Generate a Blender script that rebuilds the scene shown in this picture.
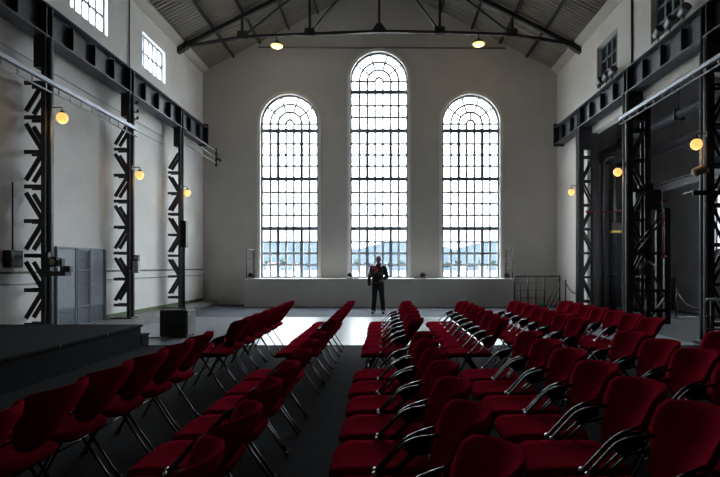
import bpy, bmesh, math, random
from mathutils import Vector, Matrix, noise
from mathutils.geometry import tessellate_polygon

random.seed(7)
PI = math.pi
scene = bpy.context.scene
for o in list(bpy.data.objects):
    bpy.data.objects.remove(o)
C = scene.collection

# ------------------------------------------------------------------ camera, sky, exposure
CAM_H = 1.48
cam_d = bpy.data.cameras.new('camera')
cam = bpy.data.objects.new('camera', cam_d)
C.objects.link(cam)
cam.location = (0, 0, CAM_H)
cam.rotation_euler = (PI / 2, 0, 0)
cam_d.sensor_width = 36.0
cam_d.lens = 26.0
cam_d.shift_x = -26.0 / 720
cam_d.shift_y = 27.5 / 720
cam_d.clip_end = 3000
scene.camera = cam

SKY_STRENGTH = 3.0
world = bpy.data.worlds.new('overcast_sky')
scene.world = world
world.use_nodes = True
wn = world.node_tree
wn.nodes.clear()
w_out = wn.nodes.new('ShaderNodeOutputWorld')
w_bg = wn.nodes.new('ShaderNodeBackground')
w_tc = wn.nodes.new('ShaderNodeTexCoord')
w_no = wn.nodes.new('ShaderNodeTexNoise')
w_no.inputs['Scale'].default_value = 2.5
w_no.inputs['Detail'].default_value = 4
w_mx = wn.nodes.new('ShaderNodeMix')
w_mx.data_type = 'RGBA'
w_mx.inputs[6].default_value = (0.86, 0.94, 1.0, 1)
w_mx.inputs[7].default_value = (0.95, 0.98, 1.0, 1)
wn.links.new(w_tc.outputs['Generated'], w_no.inputs['Vector'])
wn.links.new(w_no.outputs['Fac'], w_mx.inputs[0])
wn.links.new(w_mx.outputs[2], w_bg.inputs['Color'])
# standard overcast sky: the zenith is brighter than the horizon, L = Lh (1 + 2 sin(elevation)), here softened to 1 + 1.2 sin
w_sep = wn.nodes.new('ShaderNodeSeparateXYZ')
w_el = wn.nodes.new('ShaderNodeMath')
w_el.operation = 'MAXIMUM'
w_el.inputs[1].default_value = 0.0
w_ma = wn.nodes.new('ShaderNodeMath')
w_ma.operation = 'MULTIPLY_ADD'
w_ma.inputs[1].default_value = 1.2 * SKY_STRENGTH
w_ma.inputs[2].default_value = SKY_STRENGTH
wn.links.new(w_tc.outputs['Generated'], w_sep.inputs[0])
wn.links.new(w_sep.outputs['Z'], w_el.inputs[0])
wn.links.new(w_el.outputs[0], w_ma.inputs[0])
wn.links.new(w_ma.outputs[0], w_bg.inputs['Strength'])
wn.links.new(w_bg.outputs[0], w_out.inputs[0])

vs = scene.view_settings
vs.view_transform = 'Standard'
vs.look = 'None'
vs.gamma = 1.0
vs.use_curve_mapping = False
vs.exposure = 2.15
scene.cycles.use_denoising = True
scene.cycles.max_bounces = 10
scene.cycles.diffuse_bounces = 6
scene.cycles.transparent_max_bounces = 24
scene.cycles.sample_clamp_indirect = 6.0
scene.cycles.caustics_reflective = False
scene.cycles.caustics_refractive = False

# ------------------------------------------------------------------ measures of the hall (metres)
XL, XR = -7.04, 6.58          # inner faces of the side walls
YE, YB = 20.0, -5.0           # end wall, wall behind the camera
XRIDGE, ZEAVE, ZRIDGE = -0.23, 8.97, 12.48
ZCEIL_AISLE, XAISLE = 9.3, 9.8
COLS_Y = [10.12, 13.42, 16.72]  # column centres along the hall
STRIP_Z = 0.13

# portals: where the daylight comes in through the windows
def portal(name, loc, rot, sx, sz):
    d = bpy.data.lights.new(name, 'AREA')
    d.shape = 'RECTANGLE'
    d.size, d.size_y = sx, sz
    d.cycles.is_portal = True
    o = bpy.data.objects.new(name, d)
    C.objects.link(o)
    o.location = loc
    o.rotation_euler = rot
    return o

# ------------------------------------------------------------------ materials
def mat(name, col, rough=0.6, metal=0.0, var=0.0, scale=4.0, bump=0.0, bscale=60.0, col2=None,
        emit=None, estr=0.0, sheen=0.0, coat=0.0, spec=0.5, stretch=None):
    m = bpy.data.materials.new(name)
    m.use_nodes = True
    nt = m.node_tree
    b = nt.nodes['Principled BSDF']
    b.inputs['Base Color'].default_value = (*col, 1)
    b.inputs['Roughness'].default_value = rough
    b.inputs['Metallic'].default_value = metal
    b.inputs['Specular IOR Level'].default_value = spec
    if sheen:
        b.inputs['Sheen Weight'].default_value = sheen
        b.inputs['Sheen Roughness'].default_value = 0.4
        b.inputs['Sheen Tint'].default_value = (1.0, 0.06, 0.10, 1)
    if coat:
        b.inputs['Coat Weight'].default_value = coat
    tc = nt.nodes.new('ShaderNodeTexCoord')
    vec = tc.outputs['Object']
    if stretch:
        mp = nt.nodes.new('ShaderNodeMapping')
        mp.inputs['Scale'].default_value = stretch
        nt.links.new(vec, mp.inputs['Vector'])
        vec = mp.outputs['Vector']
    if var or col2:
        n = nt.nodes.new('ShaderNodeTexNoise')
        n.inputs['Scale'].default_value = scale
        n.inputs['Detail'].default_value = 5
        n.inputs['Roughness'].default_value = 0.6
        nt.links.new(vec, n.inputs['Vector'])
        r = nt.nodes.new('ShaderNodeValToRGB')
        c2 = col2 if col2 else tuple(c * (1 - var) for c in col)
        c1 = col if col2 else tuple(min(1, c * (1 + var)) for c in col)
        r.color_ramp.elements[0].position = 0.35
        r.color_ramp.elements[0].color = (*c2, 1)
        r.color_ramp.elements[1].position = 0.65
        r.color_ramp.elements[1].color = (*c1, 1)
        nt.links.new(n.outputs['Fac'], r.inputs['Fac'])
        nt.links.new(r.outputs['Color'], b.inputs['Base Color'])
    if bump:
        n2 = nt.nodes.new('ShaderNodeTexNoise')
        n2.inputs['Scale'].default_value = bscale
        n2.inputs['Detail'].default_value = 3
        nt.links.new(vec, n2.inputs['Vector'])
        bp = nt.nodes.new('ShaderNodeBump')
        bp.inputs['Strength'].default_value = bump
        bp.inputs['Distance'].default_value = 0.01
        nt.links.new(n2.outputs['Fac'], bp.inputs['Height'])
        nt.links.new(bp.outputs['Normal'], b.inputs['Normal'])
    if emit:
        b.inputs['Emission Color'].default_value = (*emit, 1)
        b.inputs['Emission Strength'].default_value = estr
    return m

def glass_mat(name, tint=(0.97, 0.99, 1.0), gloss=0.03):
    m = bpy.data.materials.new(name)
    m.use_nodes = True
    nt = m.node_tree
    nt.nodes.clear()
    out = nt.nodes.new('ShaderNodeOutputMaterial')
    mix = nt.nodes.new('ShaderNodeMixShader')
    tr = nt.nodes.new('ShaderNodeBsdfTransparent')
    tr.inputs['Color'].default_value = (*tint, 1)
    gl = nt.nodes.new('ShaderNodeBsdfGlossy')
    gl.inputs['Roughness'].default_value = 0.03
    mix.inputs[0].default_value = gloss
    nt.links.new(tr.outputs[0], mix.inputs[1])
    nt.links.new(gl.outputs[0], mix.inputs[2])
    nt.links.new(mix.outputs[0], out.inputs[0])
    return m

M = {}
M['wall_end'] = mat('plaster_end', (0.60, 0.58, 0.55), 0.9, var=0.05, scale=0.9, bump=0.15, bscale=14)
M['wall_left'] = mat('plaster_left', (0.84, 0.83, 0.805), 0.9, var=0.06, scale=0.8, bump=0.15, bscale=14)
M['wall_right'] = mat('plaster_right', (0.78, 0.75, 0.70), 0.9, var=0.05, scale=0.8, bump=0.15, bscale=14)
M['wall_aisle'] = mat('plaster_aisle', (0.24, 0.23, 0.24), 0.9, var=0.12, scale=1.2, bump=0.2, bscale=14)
M['wall_back'] = mat('plaster_back', (0.12, 0.12, 0.12), 0.9, var=0.05, scale=0.8)
M['moulding'] = mat('moulding_paint', (0.78, 0.76, 0.72), 0.75, var=0.04, scale=2)
M['reveal'] = M['moulding']
M['roof'] = mat('roof_sheet', (0.25, 0.228, 0.195), 0.8, var=0.10, scale=1.6, stretch=(1, 5, 1))
M['cornice'] = mat('cornice_paint', (0.5, 0.47, 0.42), 0.85, var=0.05, scale=2)
M['steel'] = mat('black_steel_paint', (0.020, 0.018, 0.021), 0.5, var=0.25, scale=5, bump=0.1, bscale=40)
M['steel_girder'] = mat('grey_steel_paint', (0.05, 0.057, 0.075), 0.45, var=0.15, scale=3, bump=0.1, bscale=30)
M['pipe_grey'] = mat('grey_conduit', (0.20, 0.21, 0.23), 0.4, metal=0.3, var=0.1, scale=8)
M['tray'] = mat('galvanised_tray', (0.22, 0.24, 0.28), 0.4, metal=0.4, var=0.1, scale=8)
M['carpet'] = mat('dark_carpet', (0.018, 0.0175, 0.020), 0.95, var=0.18, scale=9, bump=0.35, bscale=220, spec=0.08)
M['light_floor'] = mat('polished_floor', (0.24, 0.26, 0.29), 0.33, var=0.06, scale=1.4, bump=0.03, bscale=30)
M['blue_floor'] = mat('bluish_floor', (0.075, 0.082, 0.10), 0.8, var=0.10, scale=2.0, spec=0.15)
M['aisle_floor'] = mat('aisle_concrete', (0.045, 0.047, 0.052), 0.7, var=0.15, scale=2, spec=0.2)
M['strip'] = mat('concrete_strip', (0.22, 0.22, 0.22), 0.6, var=0.15, scale=3, bump=0.2, bscale=30)
M['green'] = mat('green_paint', (0.06, 0.13, 0.06), 0.7, col2=(0.16, 0.19, 0.10), scale=7)
M['stage'] = mat('stage_cloth', (0.010, 0.010, 0.012), 0.9, var=0.15, scale=6, spec=0.1)
M['red'] = mat('red_upholstery', (0.30, 0.008, 0.024), 0.85, var=0.10, scale=30, bump=0.25, bscale=500, sheen=0.08, spec=0.0)
M['chair_steel'] = mat('black_chair_tube', (0.010, 0.010, 0.013), 0.2, metal=0.0, spec=0.32)
M['plastic'] = mat('black_plastic', (0.012, 0.012, 0.014), 0.55, var=0.1, scale=20)
M['matte'] = mat('matte_black', (0.007, 0.007, 0.008), 0.9, var=0.1, scale=20, spec=0.1)
M['bolt'] = mat('bright_steel', (0.72, 0.72, 0.74), 0.3, metal=0.8)
M['win_frame'] = mat('window_iron', (0.20, 0.225, 0.26), 0.5, var=0.08, scale=10)
M['muntin'] = mat('muntin_glare', (0.50, 0.53, 0.56), 0.6, var=0.05, scale=10)  # lighter than the frame iron: glare of the sky put into the colour
M['glass'] = glass_mat('window_glass')
M['glass_dim'] = glass_mat('dim_glass', (0.7, 0.72, 0.75), 0.12)  # greyer tint and stronger mirroring than the clear window glass
M['louver'] = mat('grey_louver_door', (0.24, 0.275, 0.32), 0.5, var=0.06, scale=5)
M['globe'] = mat('lamp_globe', (0.9, 0.7, 0.4), 0.4, emit=(1.0, 0.50, 0.13), estr=0.30)
M['bulb'] = mat('lamp_bulb', (0.9, 0.7, 0.4), 0.4, emit=(1.0, 0.66, 0.22), estr=0.38)
M['shade'] = mat('enamel_shade', (0.03, 0.03, 0.03), 0.4)
M['shade_in'] = mat('shade_inside', (0.85, 0.70, 0.45), 0.5)
M['redpipe'] = mat('red_pipe_paint', (0.30, 0.02, 0.025), 0.45, var=0.1, scale=8)
M['darkred'] = mat('dark_red_paint', (0.022, 0.006, 0.009), 0.6, var=0.2, scale=8)
M['yellow'] = mat('yellow_paint', (0.6, 0.42, 0.04), 0.5, var=0.1, scale=8)
M['white'] = mat('white_enamel', (0.55, 0.55, 0.54), 0.4, var=0.06, scale=8)
M['tan'] = mat('tan_enamel', (0.33, 0.27, 0.17), 0.5, var=0.1, scale=8)
M['chrome'] = mat('chrome', (0.75, 0.75, 0.77), 0.2, metal=0.9)
M['rail'] = mat('railing_steel', (0.055, 0.055, 0.06), 0.35, metal=0.4)
M['lens'] = mat('lens_glass', (0.35, 0.33, 0.30), 0.1, coat=0.5)
M['skin'] = mat('skin', (0.20, 0.12, 0.09), 0.6, var=0.05, scale=20)
M['jacket'] = mat('dark_jacket', (0.032, 0.022, 0.024), 0.85, var=0.2, scale=25, bump=0.3, bscale=80)
M['trousers'] = mat('black_trousers', (0.011, 0.011, 0.0135), 0.9, var=0.2, scale=25, bump=0.3, bscale=80)
M['shoe'] = mat('shoe_leather', (0.012, 0.011, 0.011), 0.5, var=0.1, scale=25)
M['hair'] = mat('dark_hair', (0.012, 0.009, 0.008), 0.6, var=0.2, scale=60)
M['redbag'] = mat('red_cloth', (0.35, 0.02, 0.04), 0.8, var=0.1, scale=25)
M['water'] = mat('fjord_water', (0.10, 0.14, 0.16), 0.12, bump=0.05, bscale=0.4)
M['hill'] = mat('haze_tinted_hill', (0.036, 0.044, 0.052), 0.95, col2=(0.024, 0.033, 0.043), scale=0.03, spec=0.0)  # bluish tint is distance haze put into the colour
M['shore'] = mat('shore_grass', (0.22, 0.26, 0.20), 0.95, col2=(0.30, 0.31, 0.30), scale=0.05, spec=0.1)
M['foliage'] = mat('tree_foliage', (0.034, 0.046, 0.042), 0.95, col2=(0.024, 0.036, 0.038), scale=0.3, spec=0.0)
M['trunk'] = mat('tree_bark', (0.10, 0.08, 0.06), 0.9, var=0.2, scale=3)
M['house_wall'] = mat('painted_boards', (0.26, 0.25, 0.24), 0.8, var=0.06, scale=1)
M['house_red'] = mat('roof_tiles', (0.13, 0.09, 0.085), 0.8, var=0.1, scale=1)
M['house_win'] = mat('house_window', (0.10, 0.12, 0.14), 0.2)
M['ground'] = mat('outside_ground', (0.25, 0.24, 0.22), 0.9, var=0.1, scale=0.5)

# ------------------------------------------------------------------ mesh helpers
class MB:
    def __init__(self):
        self.v, self.f = [], []
    def add(self, vs_, fs):
        n = len(self.v)
        self.v += [tuple(p) for p in vs_]
        self.f += [tuple(i + n for i in q) for q in fs]
        return self
    def box(self, x0, x1, y0, y1, z0, z1):
        vs_ = [(x, y, z) for z in (z0, z1) for y in (y0, y1) for x in (x0, x1)]
        return self.add(vs_, [(0, 2, 3, 1), (4, 5, 7, 6), (0, 1, 5, 4), (2, 6, 7, 3), (0, 4, 6, 2), (1, 3, 7, 5)])
    def beam(self, p, q, w, h, up=(0, 0, 1)):
        p, q, up = Vector(p), Vector(q), Vector(up)
        d = (q - p).normalized()
        s = d.cross(up)
        if s.length < 1e-4:
            s = d.cross(Vector((1, 0, 0)))
        s.normalize()
        u = s.cross(d).normalized()
        vs_ = []
        for c in (p, q):
            for a, b in ((-1, -1), (1, -1), (1, 1), (-1, 1)):
                vs_.append(c + s * a * w / 2 + u * b * h / 2)
        return self.add(vs_, [(3, 2, 1, 0), (4, 5, 6, 7), (0, 1, 5, 4), (1, 2, 6, 5), (2, 3, 7, 6), (3, 0, 4, 7)])
    def tube(self, path, r, n=8, caps=True):
        path = [Vector(p) for p in path]
        rad = r if isinstance(r, (list, tuple)) else [r] * len(path)
        rings = []
        prev = None
        for i, p in enumerate(path):
            a = path[max(0, i - 1)]
            b = path[min(len(path) - 1, i + 1)]
            t = (b - a).normalized()
            if prev is None:
                s = t.cross(Vector((0, 0, 1)))
                if s.length < 1e-3:
                    s = t.cross(Vector((0, 1, 0)))
            else:
                s = prev - t * prev.dot(t)
            s.normalize()
            prev = s
            u = t.cross(s)
            rings.append([p + (s * math.cos(2 * PI * k / n) + u * math.sin(2 * PI * k / n)) * rad[i] for k in range(n)])
        vs_ = [v for ring in rings for v in ring]
        fs = []
        for i in range(len(path) - 1):
            for k in range(n):
                fs.append((i * n + k, i * n + (k + 1) % n, (i + 1) * n + (k + 1) % n, (i + 1) * n + k))
        if caps:
            fs.append(tuple(reversed(range(n))))
            fs.append(tuple(range((len(path) - 1) * n, len(path) * n)))
        return self.add(vs_, fs)
    def lathe(self, prof, n=16, c=(0, 0, 0), axis='z'):
        vs_, fs = [], []
        for (r, h) in prof:
            for k in range(n):
                a = 2 * PI * k / n
                x, y = r * math.cos(a), r * math.sin(a)
                p = {'z': (x, y, h), 'x': (h, x, y), 'y': (x, h, y)}[axis]
                vs_.append((p[0] + c[0], p[1] + c[1], p[2] + c[2]))
        for i in range(len(prof) - 1):
            for k in range(n):
                fs.append((i * n + k, i * n + (k + 1) % n, (i + 1) * n + (k + 1) % n, (i + 1) * n + k))
        fs.append(tuple(reversed(range(n))))
        fs.append(tuple(range((len(prof) - 1) * n, len(prof) * n)))
        return self.add(vs_, fs)
    def sphere(self, c, rx, ry=None, rz=None, nu=12, nv=8):
        ry = rx if ry is None else ry
        rz = rx if rz is None else rz
        vs_ = [(c[0], c[1], c[2] - rz)]
        fs = []
        for i in range(1, nv):
            ph = -PI / 2 + PI * i / nv
            for k in range(nu):
                a = 2 * PI * k / nu
                vs_.append((c[0] + rx * math.cos(ph) * math.cos(a), c[1] + ry * math.cos(ph) * math.sin(a), c[2] + rz * math.sin(ph)))
        vs_.append((c[0], c[1], c[2] + rz))
        last = len(vs_) - 1
        for k in range(nu):
            fs.append((0, 1 + (k + 1) % nu, 1 + k))
            fs.append((last, last - nu + k, last - nu + (k + 1) % nu))
        for i in range(nv - 2):
            for k in range(nu):
                a = 1 + i * nu
                fs.append((a + k, a + (k + 1) % nu, a + nu + (k + 1) % nu, a + nu + k))
        return self.add(vs_, fs)
    def prism(self, outer, holes, fn, d0, d1):
        """plate with holes: polygon in (u, v), mapped by fn(u, v, depth) from depth d0 to d1"""
        loops = [outer] + list(holes)
        tris = tessellate_polygon([[Vector((p[0], p[1], 0)) for p in lp] for lp in loops])
        flat = [p for lp in loops for p in lp]
        n = len(flat)
        vs_ = [fn(p[0], p[1], d0) for p in flat] + [fn(p[0], p[1], d1) for p in flat]
        fs = []
        for t in tris:
            fs.append(tuple(t))
            fs.append(tuple(i + n for i in reversed(t)))
        s = 0
        for lp in loops:
            k = len(lp)
            for i in range(k):
                a, b = s + i, s + (i + 1) % k
                fs.append((a, b, b + n, a + n))
            s += k
        return self.add(vs_, fs)
    def mesh(self, name, material=None, smooth=False, recalc=True):
        me = bpy.data.meshes.new(name)
        me.from_pydata(self.v, [], self.f)
        if recalc:
            bm = bmesh.new()
            bm.from_mesh(me)
            bmesh.ops.recalc_face_normals(bm, faces=bm.faces)
            bm.to_mesh(me)
            bm.free()
        if smooth:
            me.polygons.foreach_set('use_smooth', [True] * len(me.polygons))
        if material:
            me.materials.append(material)
        me.update()
        return me
    def build(self, name, material, parent=None, smooth=False, loc=None):
        return link(name, self.mesh(name, M[material] if isinstance(material, str) else material, smooth), parent, loc)

def link(name, data, parent=None, loc=None):
    o = bpy.data.objects.new(name, data)
    C.objects.link(o)
    if parent is not None:
        o.parent = parent
    if loc is not None:
        o.location = loc
    return o

def tag(o, label, cat, group=None):
    o['label'] = label
    o['category'] = cat
    if group:
        o['group'] = group
    return o

def thing(name, label, cat, loc=(0, 0, 0), rz=0.0, group=None):
    o = bpy.data.objects.new(name, None)
    o.empty_display_size = 0.1
    C.objects.link(o)
    o.location = loc
    o.rotation_euler = (0, 0, rz)
    return tag(o, label, cat, group)

def struct(o, label=None):
    o['kind'] = 'structure'
    if label:
        o['label'] = label
    return o

def sroot(name, loc, label=None):
    o = bpy.data.objects.new(name, None)
    o.empty_display_size = 0.1
    C.objects.link(o)
    o.location = loc
    return struct(o, label)

def bevel(o, w=0.01, seg=2):
    m = o.modifiers.new('bevel', 'BEVEL')
    m.width = w
    m.segments = seg
    m.limit_method = 'ANGLE'
    return o

def copy_tree(o, parent=None):
    c = o.copy()
    C.objects.link(c)
    c.parent = parent
    for ch in o.children:
        copy_tree(ch, c)
    return c

def bez(p0, p1, p2, n=6):
    p0, p1, p2 = Vector(p0), Vector(p1), Vector(p2)
    return [p0 * (1 - t) ** 2 + p1 * 2 * t * (1 - t) + p2 * t * t for t in [i / n for i in range(n + 1)]]

def roof_z(x):
    return ZEAVE + (ZRIDGE - ZEAVE) * (1 - abs(x - XRIDGE) / (XR - XRIDGE if x > XRIDGE else XRIDGE - XL))

# ------------------------------------------------------------------ THE SETTING: floors
CARPET_END, LIGHT_END = 9.74, 15.1
struct(MB().box(XL, XAISLE, YB, CARPET_END, -0.2, 0.0).build('floor', 'carpet'), 'dark grey carpet under the rows of red chairs')
struct(MB().box(5.9, XAISLE, CARPET_END, LIGHT_END, -0.2, 0.0).build('floor', 'aisle_floor'), 'dark concrete floor of the side aisle')
struct(MB().box(XL, 5.9, CARPET_END, LIGHT_END, -0.2, 0.0).build('floor', 'light_floor'), 'pale polished floor between the chairs and the far wall')
struct(MB().box(XL, XAISLE, LIGHT_END, YE, -0.2, -0.004).build('floor', 'blue_floor'), 'dark bluish floor strip in front of the end wall')
struct(MB().box(XL, -6.0, 9.45, LIGHT_END + 0.05, 0.0, STRIP_Z).box(XL, -6.45, LIGHT_END + 0.05, YE, -0.004, STRIP_Z).build('trim_1', 'strip'),
       'low concrete kerb along the left wall')

# ------------------------------------------------------------------ end wall with three arched windows
PW = 2.12 / 7                       # pane width
WX = [-3.72, -0.27, 3.27]           # window centre lines
Z_SILL = 1.03
Z_SPR = [6.98, 8.62, 6.98]          # springing lines of the arches
HALF = 3.5 * PW

def arch(cx, half, z0, zs, n=24):
    pts = [(cx - half, z0), (cx + half, z0)]
    for i in range(n + 1):
        a = PI * i / n
        pts.append((cx + half * math.cos(a), zs + half * math.sin(a)))
    return pts

gable = [(XL - 0.4, -0.2), (XR + 0.0, -0.2), (XR + 0.0, ZEAVE), (XRIDGE, ZRIDGE + 0.1), (XL, ZEAVE), (XL - 0.4, ZEAVE)]
holes = [arch(WX[i], HALF + 0.05, Z_SILL, Z_SPR[i]) for i in range(3)]
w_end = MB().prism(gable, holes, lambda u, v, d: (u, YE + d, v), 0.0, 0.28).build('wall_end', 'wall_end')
struct(w_end, 'grey plaster end wall with three tall arched windows')
for i in range(3):      # plaster moulding around each arch
    ou = arch(WX[i], HALF + 0.17, Z_SILL, Z_SPR[i])
    inn = arch(WX[i], HALF + 0.05, Z_SILL - 0.0, Z_SPR[i])
    ring = MB()
    n = len(ou)
    path_o = ou[1:] + ou[:1]
    path_i = inn[1:] + inn[:1]
    vs_, fs = [], []
    for (a, b) in zip(path_o, path_i):
        vs_ += [(a[0], YE, a[1]), (a[0], YE - 0.05, a[1]), (b[0], YE - 0.05, b[1]), (b[0], YE, b[1])]
    for k in range(n - 1):
        for j in range(4):
            fs.append((k * 4 + j, k * 4 + (j + 1) % 4, (k + 1) * 4 + (j + 1) % 4, (k + 1) * 4 + j))
    fs += [(0, 1, 2, 3), tuple((n - 1) * 4 + j for j in (3, 2, 1, 0))]
    ring.add(vs_, fs)
    struct(ring.build('trim_%d' % (i + 2), 'moulding'), ['pale moulding around the left arched window', 'pale moulding around the tall middle arched window', 'pale moulding around the right arched window'][i])

GY = YE + 0.15                      # depth of the glazing
_pane_cache = {}
def pane_mesh(w, h, axis='y'):
    key = (round(w, 3), round(h, 3), axis)
    if key not in _pane_cache:
        b = MB()
        if axis == 'y':
            b.box(-w / 2, w / 2, -0.003, 0.003, -h / 2, h / 2)
        else:
            b.box(-0.003, 0.003, -w / 2, w / 2, -h / 2, h / 2)
        _pane_cache[key] = b.mesh('pane', M['glass'])
    return _pane_cache[key]
_bar_cache = {}
def bar_obj(name, parent, x, z, w, h, d, y=0.0):
    key = (name, round(w, 3), round(h, 3), round(d, 3))
    if key not in _bar_cache:
        _bar_cache[key] = MB().box(-w / 2, w / 2, -d / 2, d / 2, -h / 2, h / 2).mesh(name, M['muntin' if name == 'muntin' else 'win_frame'])
    return link(name, _bar_cache[key], parent, (x, y, z))

def arched_window(idx, cx, zs, sections, label):
    """sections: list of (z_low, z_high, rows, heavy mullions?) from the sill up; above them one row to the springing line and the fan"""
    root = sroot('window_%d' % idx, (cx, GY, 0), label)
    H = HALF
    t = 0.084
    # iron frame following the arch
    ou, inn = arch(0, H + 0.055, Z_SILL - 0.0, zs, 32), arch(0, H - 0.02, Z_SILL + 0.05, zs, 32)
    MB().prism(ou, [inn], lambda u, v, d: (u, d, v), -0.04, 0.04).build('frame', 'win_frame', root)
    for s, (z0, z1, rows, heavy) in enumerate(sections):
        hz = (z1 - z0) / rows
        for c in range(1, 7):
            x = -H + c * PW
            if heavy and c in (2, 5):
                bar_obj('mullion', root, x, (z0 + z1) / 2, 0.115, z1 - z0, 0.07)
            else:
                bar_obj('muntin', root, x, (z0 + z1) / 2, t, z1 - z0, 0.035)
        for r in range(1, rows):
            bar_obj('muntin', root, 0, z0 + r * hz, 2 * H, t, 0.03)
        for r in range(rows):
            for c in range(7):
                link('pane', pane_mesh(PW - 0.01, hz - 0.01), root, (-H + (c + 0.5) * PW, 0, z0 + (r + 0.5) * hz))
        bar_obj('transom', root, 0, z1 + 0.07, 2 * H + 0.06, 0.14, 0.12)
    zt = sections[-1][1] + 0.14
    # row under the springing line
    hh = zs - zt
    for c in range(1, 7):
        bar_obj('muntin', root, -H + c * PW, (zt + zs) / 2, t, hh, 0.035)
    for s in (-1, 1):
        bar_obj('muntin', root, s * (H + PW / 2) / 2, zs, H - PW / 2, t, 0.03)
    for c in range(7):
        link('pane', pane_mesh(PW - 0.01, hh - 0.01), root, (-H + (c + 0.5) * PW, 0, (zt + zs) / 2))
    # fan of concentric arcs and rays
    def arc_bar(r):
        pts_o = [((r + t / 2) * math.cos(PI * k / 24), (r + t / 2) * math.sin(PI * k / 24)) for k in range(25)]
        pts_i = [((r - t / 2) * math.cos(PI * k / 24), (r - t / 2) * math.sin(PI * k / 24)) for k in range(25)]
        MB().prism(pts_o + pts_i[::-1], [], lambda u, v, d: (u, d, v + zs), -0.016, 0.016).build('arc_muntin', 'muntin', root)
    for q in (0.5, 1.5, 2.5):
        arc_bar(q * PW)
    def ray(a, r0, r1):
        MB().beam((r0 * math.cos(a), 0, zs + r0 * math.sin(a)), (r1 * math.cos(a), 0, zs + r1 * math.sin(a)), 0.07, 0.03, (0, 1, 0)).build('ray_muntin', 'muntin', root)
    for k in range(1, 5):
        ray(PI * k / 5, 1.5 * PW, 3.5 * PW)
    ray(PI / 2, 0.5 * PW, 1.5 * PW)
    def sector(r0, r1, a0, a1):
        n = 6
        pts = [(r1 * math.cos(a0 + (a1 - a0) * k / n), r1 * math.sin(a0 + (a1 - a0) * k / n)) for k in range(n + 1)]
        if r0 > 0:
            pts += [(r0 * math.cos(a1 + (a0 - a1) * k / n), r0 * math.sin(a1 + (a0 - a1) * k / n)) for k in range(n + 1)]
        else:
            pts.append((0, 0))
        MB().prism(pts, [], lambda u, v, d: (u, d, v + zs), -0.003, 0.003).build('pane', 'glass', root)
    e = 0.005
    for r0, r1 in ((1.5, 2.5), (2.5, 3.5)):
        for k in range(5):
            sector(r0 * PW + e, r1 * PW - e, PI * k / 5 + 0.006, PI * (k + 1) / 5 - 0.006)
    sector(0.5 * PW + e, 1.5 * PW - e, 0.01, PI / 2 - 0.01)
    sector(0.5 * PW + e, 1.5 * PW - e, PI / 2 + 0.01, PI - 0.01)
    sector(0.0, 0.5 * PW - e, 0.0, PI)
    return root

SA = (Z_SILL + 0.05, 2.86, 4, True)
SB = (3.00, 4.78, 4, False)
SC = (4.92, 6.66 - 0.02, 4, True)
arched_window(1, WX[0], Z_SPR[0], [SA, SB, SC], 'left arched window of small panes in the end wall')
arched_window(2, WX[1], Z_SPR[1], [SA, SB, SC, (6.78, 8.14, 3, False)], 'tallest arched window in the middle of the end wall')
arched_window(3, WX[2], Z_SPR[2], [SA, SB, SC], 'right arched window of small panes in the end wall')
for i in range(3):
    zt = Z_SPR[i] + HALF
    portal('window_portal', (WX[i], GY + 0.2, (Z_SILL + zt) / 2), (-PI / 2, 0, 0), 2 * HALF + 0.1, zt - Z_SILL)

# window podium (low wall with a ledge) in front of the end wall
PX0, PX1, PY0 = -5.12, 4.66, 18.8
struct(bevel(MB().box(PX0, PX1, PY0, YE, -0.004, 1.02).build('wall_podium', 'wall_end'), 0.012), 'low plaster podium under the arched windows')

# ------------------------------------------------------------------ left wall with high windows
def rect(u0, u1, v0, v1):
    return [(u0, v0), (u1, v0), (u1, v1), (u0, v1)]
LW_Y = [12.38, 15.8]
CZ0, CZ1 = 7.28, 8.27
left_holes = [rect(y - 0.78, y + 0.78, CZ0, CZ1) for y in LW_Y]
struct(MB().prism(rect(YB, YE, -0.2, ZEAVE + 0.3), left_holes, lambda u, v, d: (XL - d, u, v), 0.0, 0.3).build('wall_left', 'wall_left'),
       'cream plaster side wall behind the left columns')

def rect_window(idx, x, y, z0, z1, half, ncol, nrow, label, glass='glass'):
    root = sroot('window_%d' % idx, (x, y, 0), label)
    MB().prism(rect(-half, half, z0, z1), [rect(-half + 0.05, half - 0.05, z0 + 0.05, z1 - 0.05)],
               lambda u, v, d: (d, u, v), -0.03, 0.03).build('frame', 'win_frame', root)
    w = 2 * (half - 0.05) / ncol
    h = (z1 - z0 - 0.1) / nrow
    pm = MB().box(-0.003, 0.003, -w / 2 + 0.004, w / 2 - 0.004, -h / 2 + 0.004, h / 2 - 0.004).mesh('pane', M[glass])
    for c in range(ncol):
        for r in range(nrow):
            link('pane', pm, root, (0, -half + 0.05 + (c + 0.5) * w, z0 + 0.05 + (r + 0.5) * h))
    for c in range(1, ncol):
        MB().box(-0.02, 0.02, -0.035, 0.035, -(z1 - z0) / 2 + 0.05, (z1 - z0) / 2 - 0.05).build('muntin', 'win_frame', root, loc=(0, -half + 0.05 + c * w, (z0 + z1) / 2))
    for r in range(1, nrow):
        MB().box(-0.018, 0.018, -half + 0.05, half - 0.05, -0.03, 0.03).build('muntin', 'win_frame', root, loc=(0, 0, z0 + 0.05 + r * h))
    return root
for k, y in enumerate(LW_Y):
    rect_window(4 + k, XL - 0.13, y, CZ0, CZ1, 0.78, 5, 2,
                ['bright high window at the top left edge of the picture', 'bright high left window nearer the end wall'][k])
    portal('window_portal', (XL - 0.33, y, (CZ0 + CZ1) / 2), (PI / 2, 0, -PI / 2), 1.56, CZ1 - CZ0)

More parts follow.
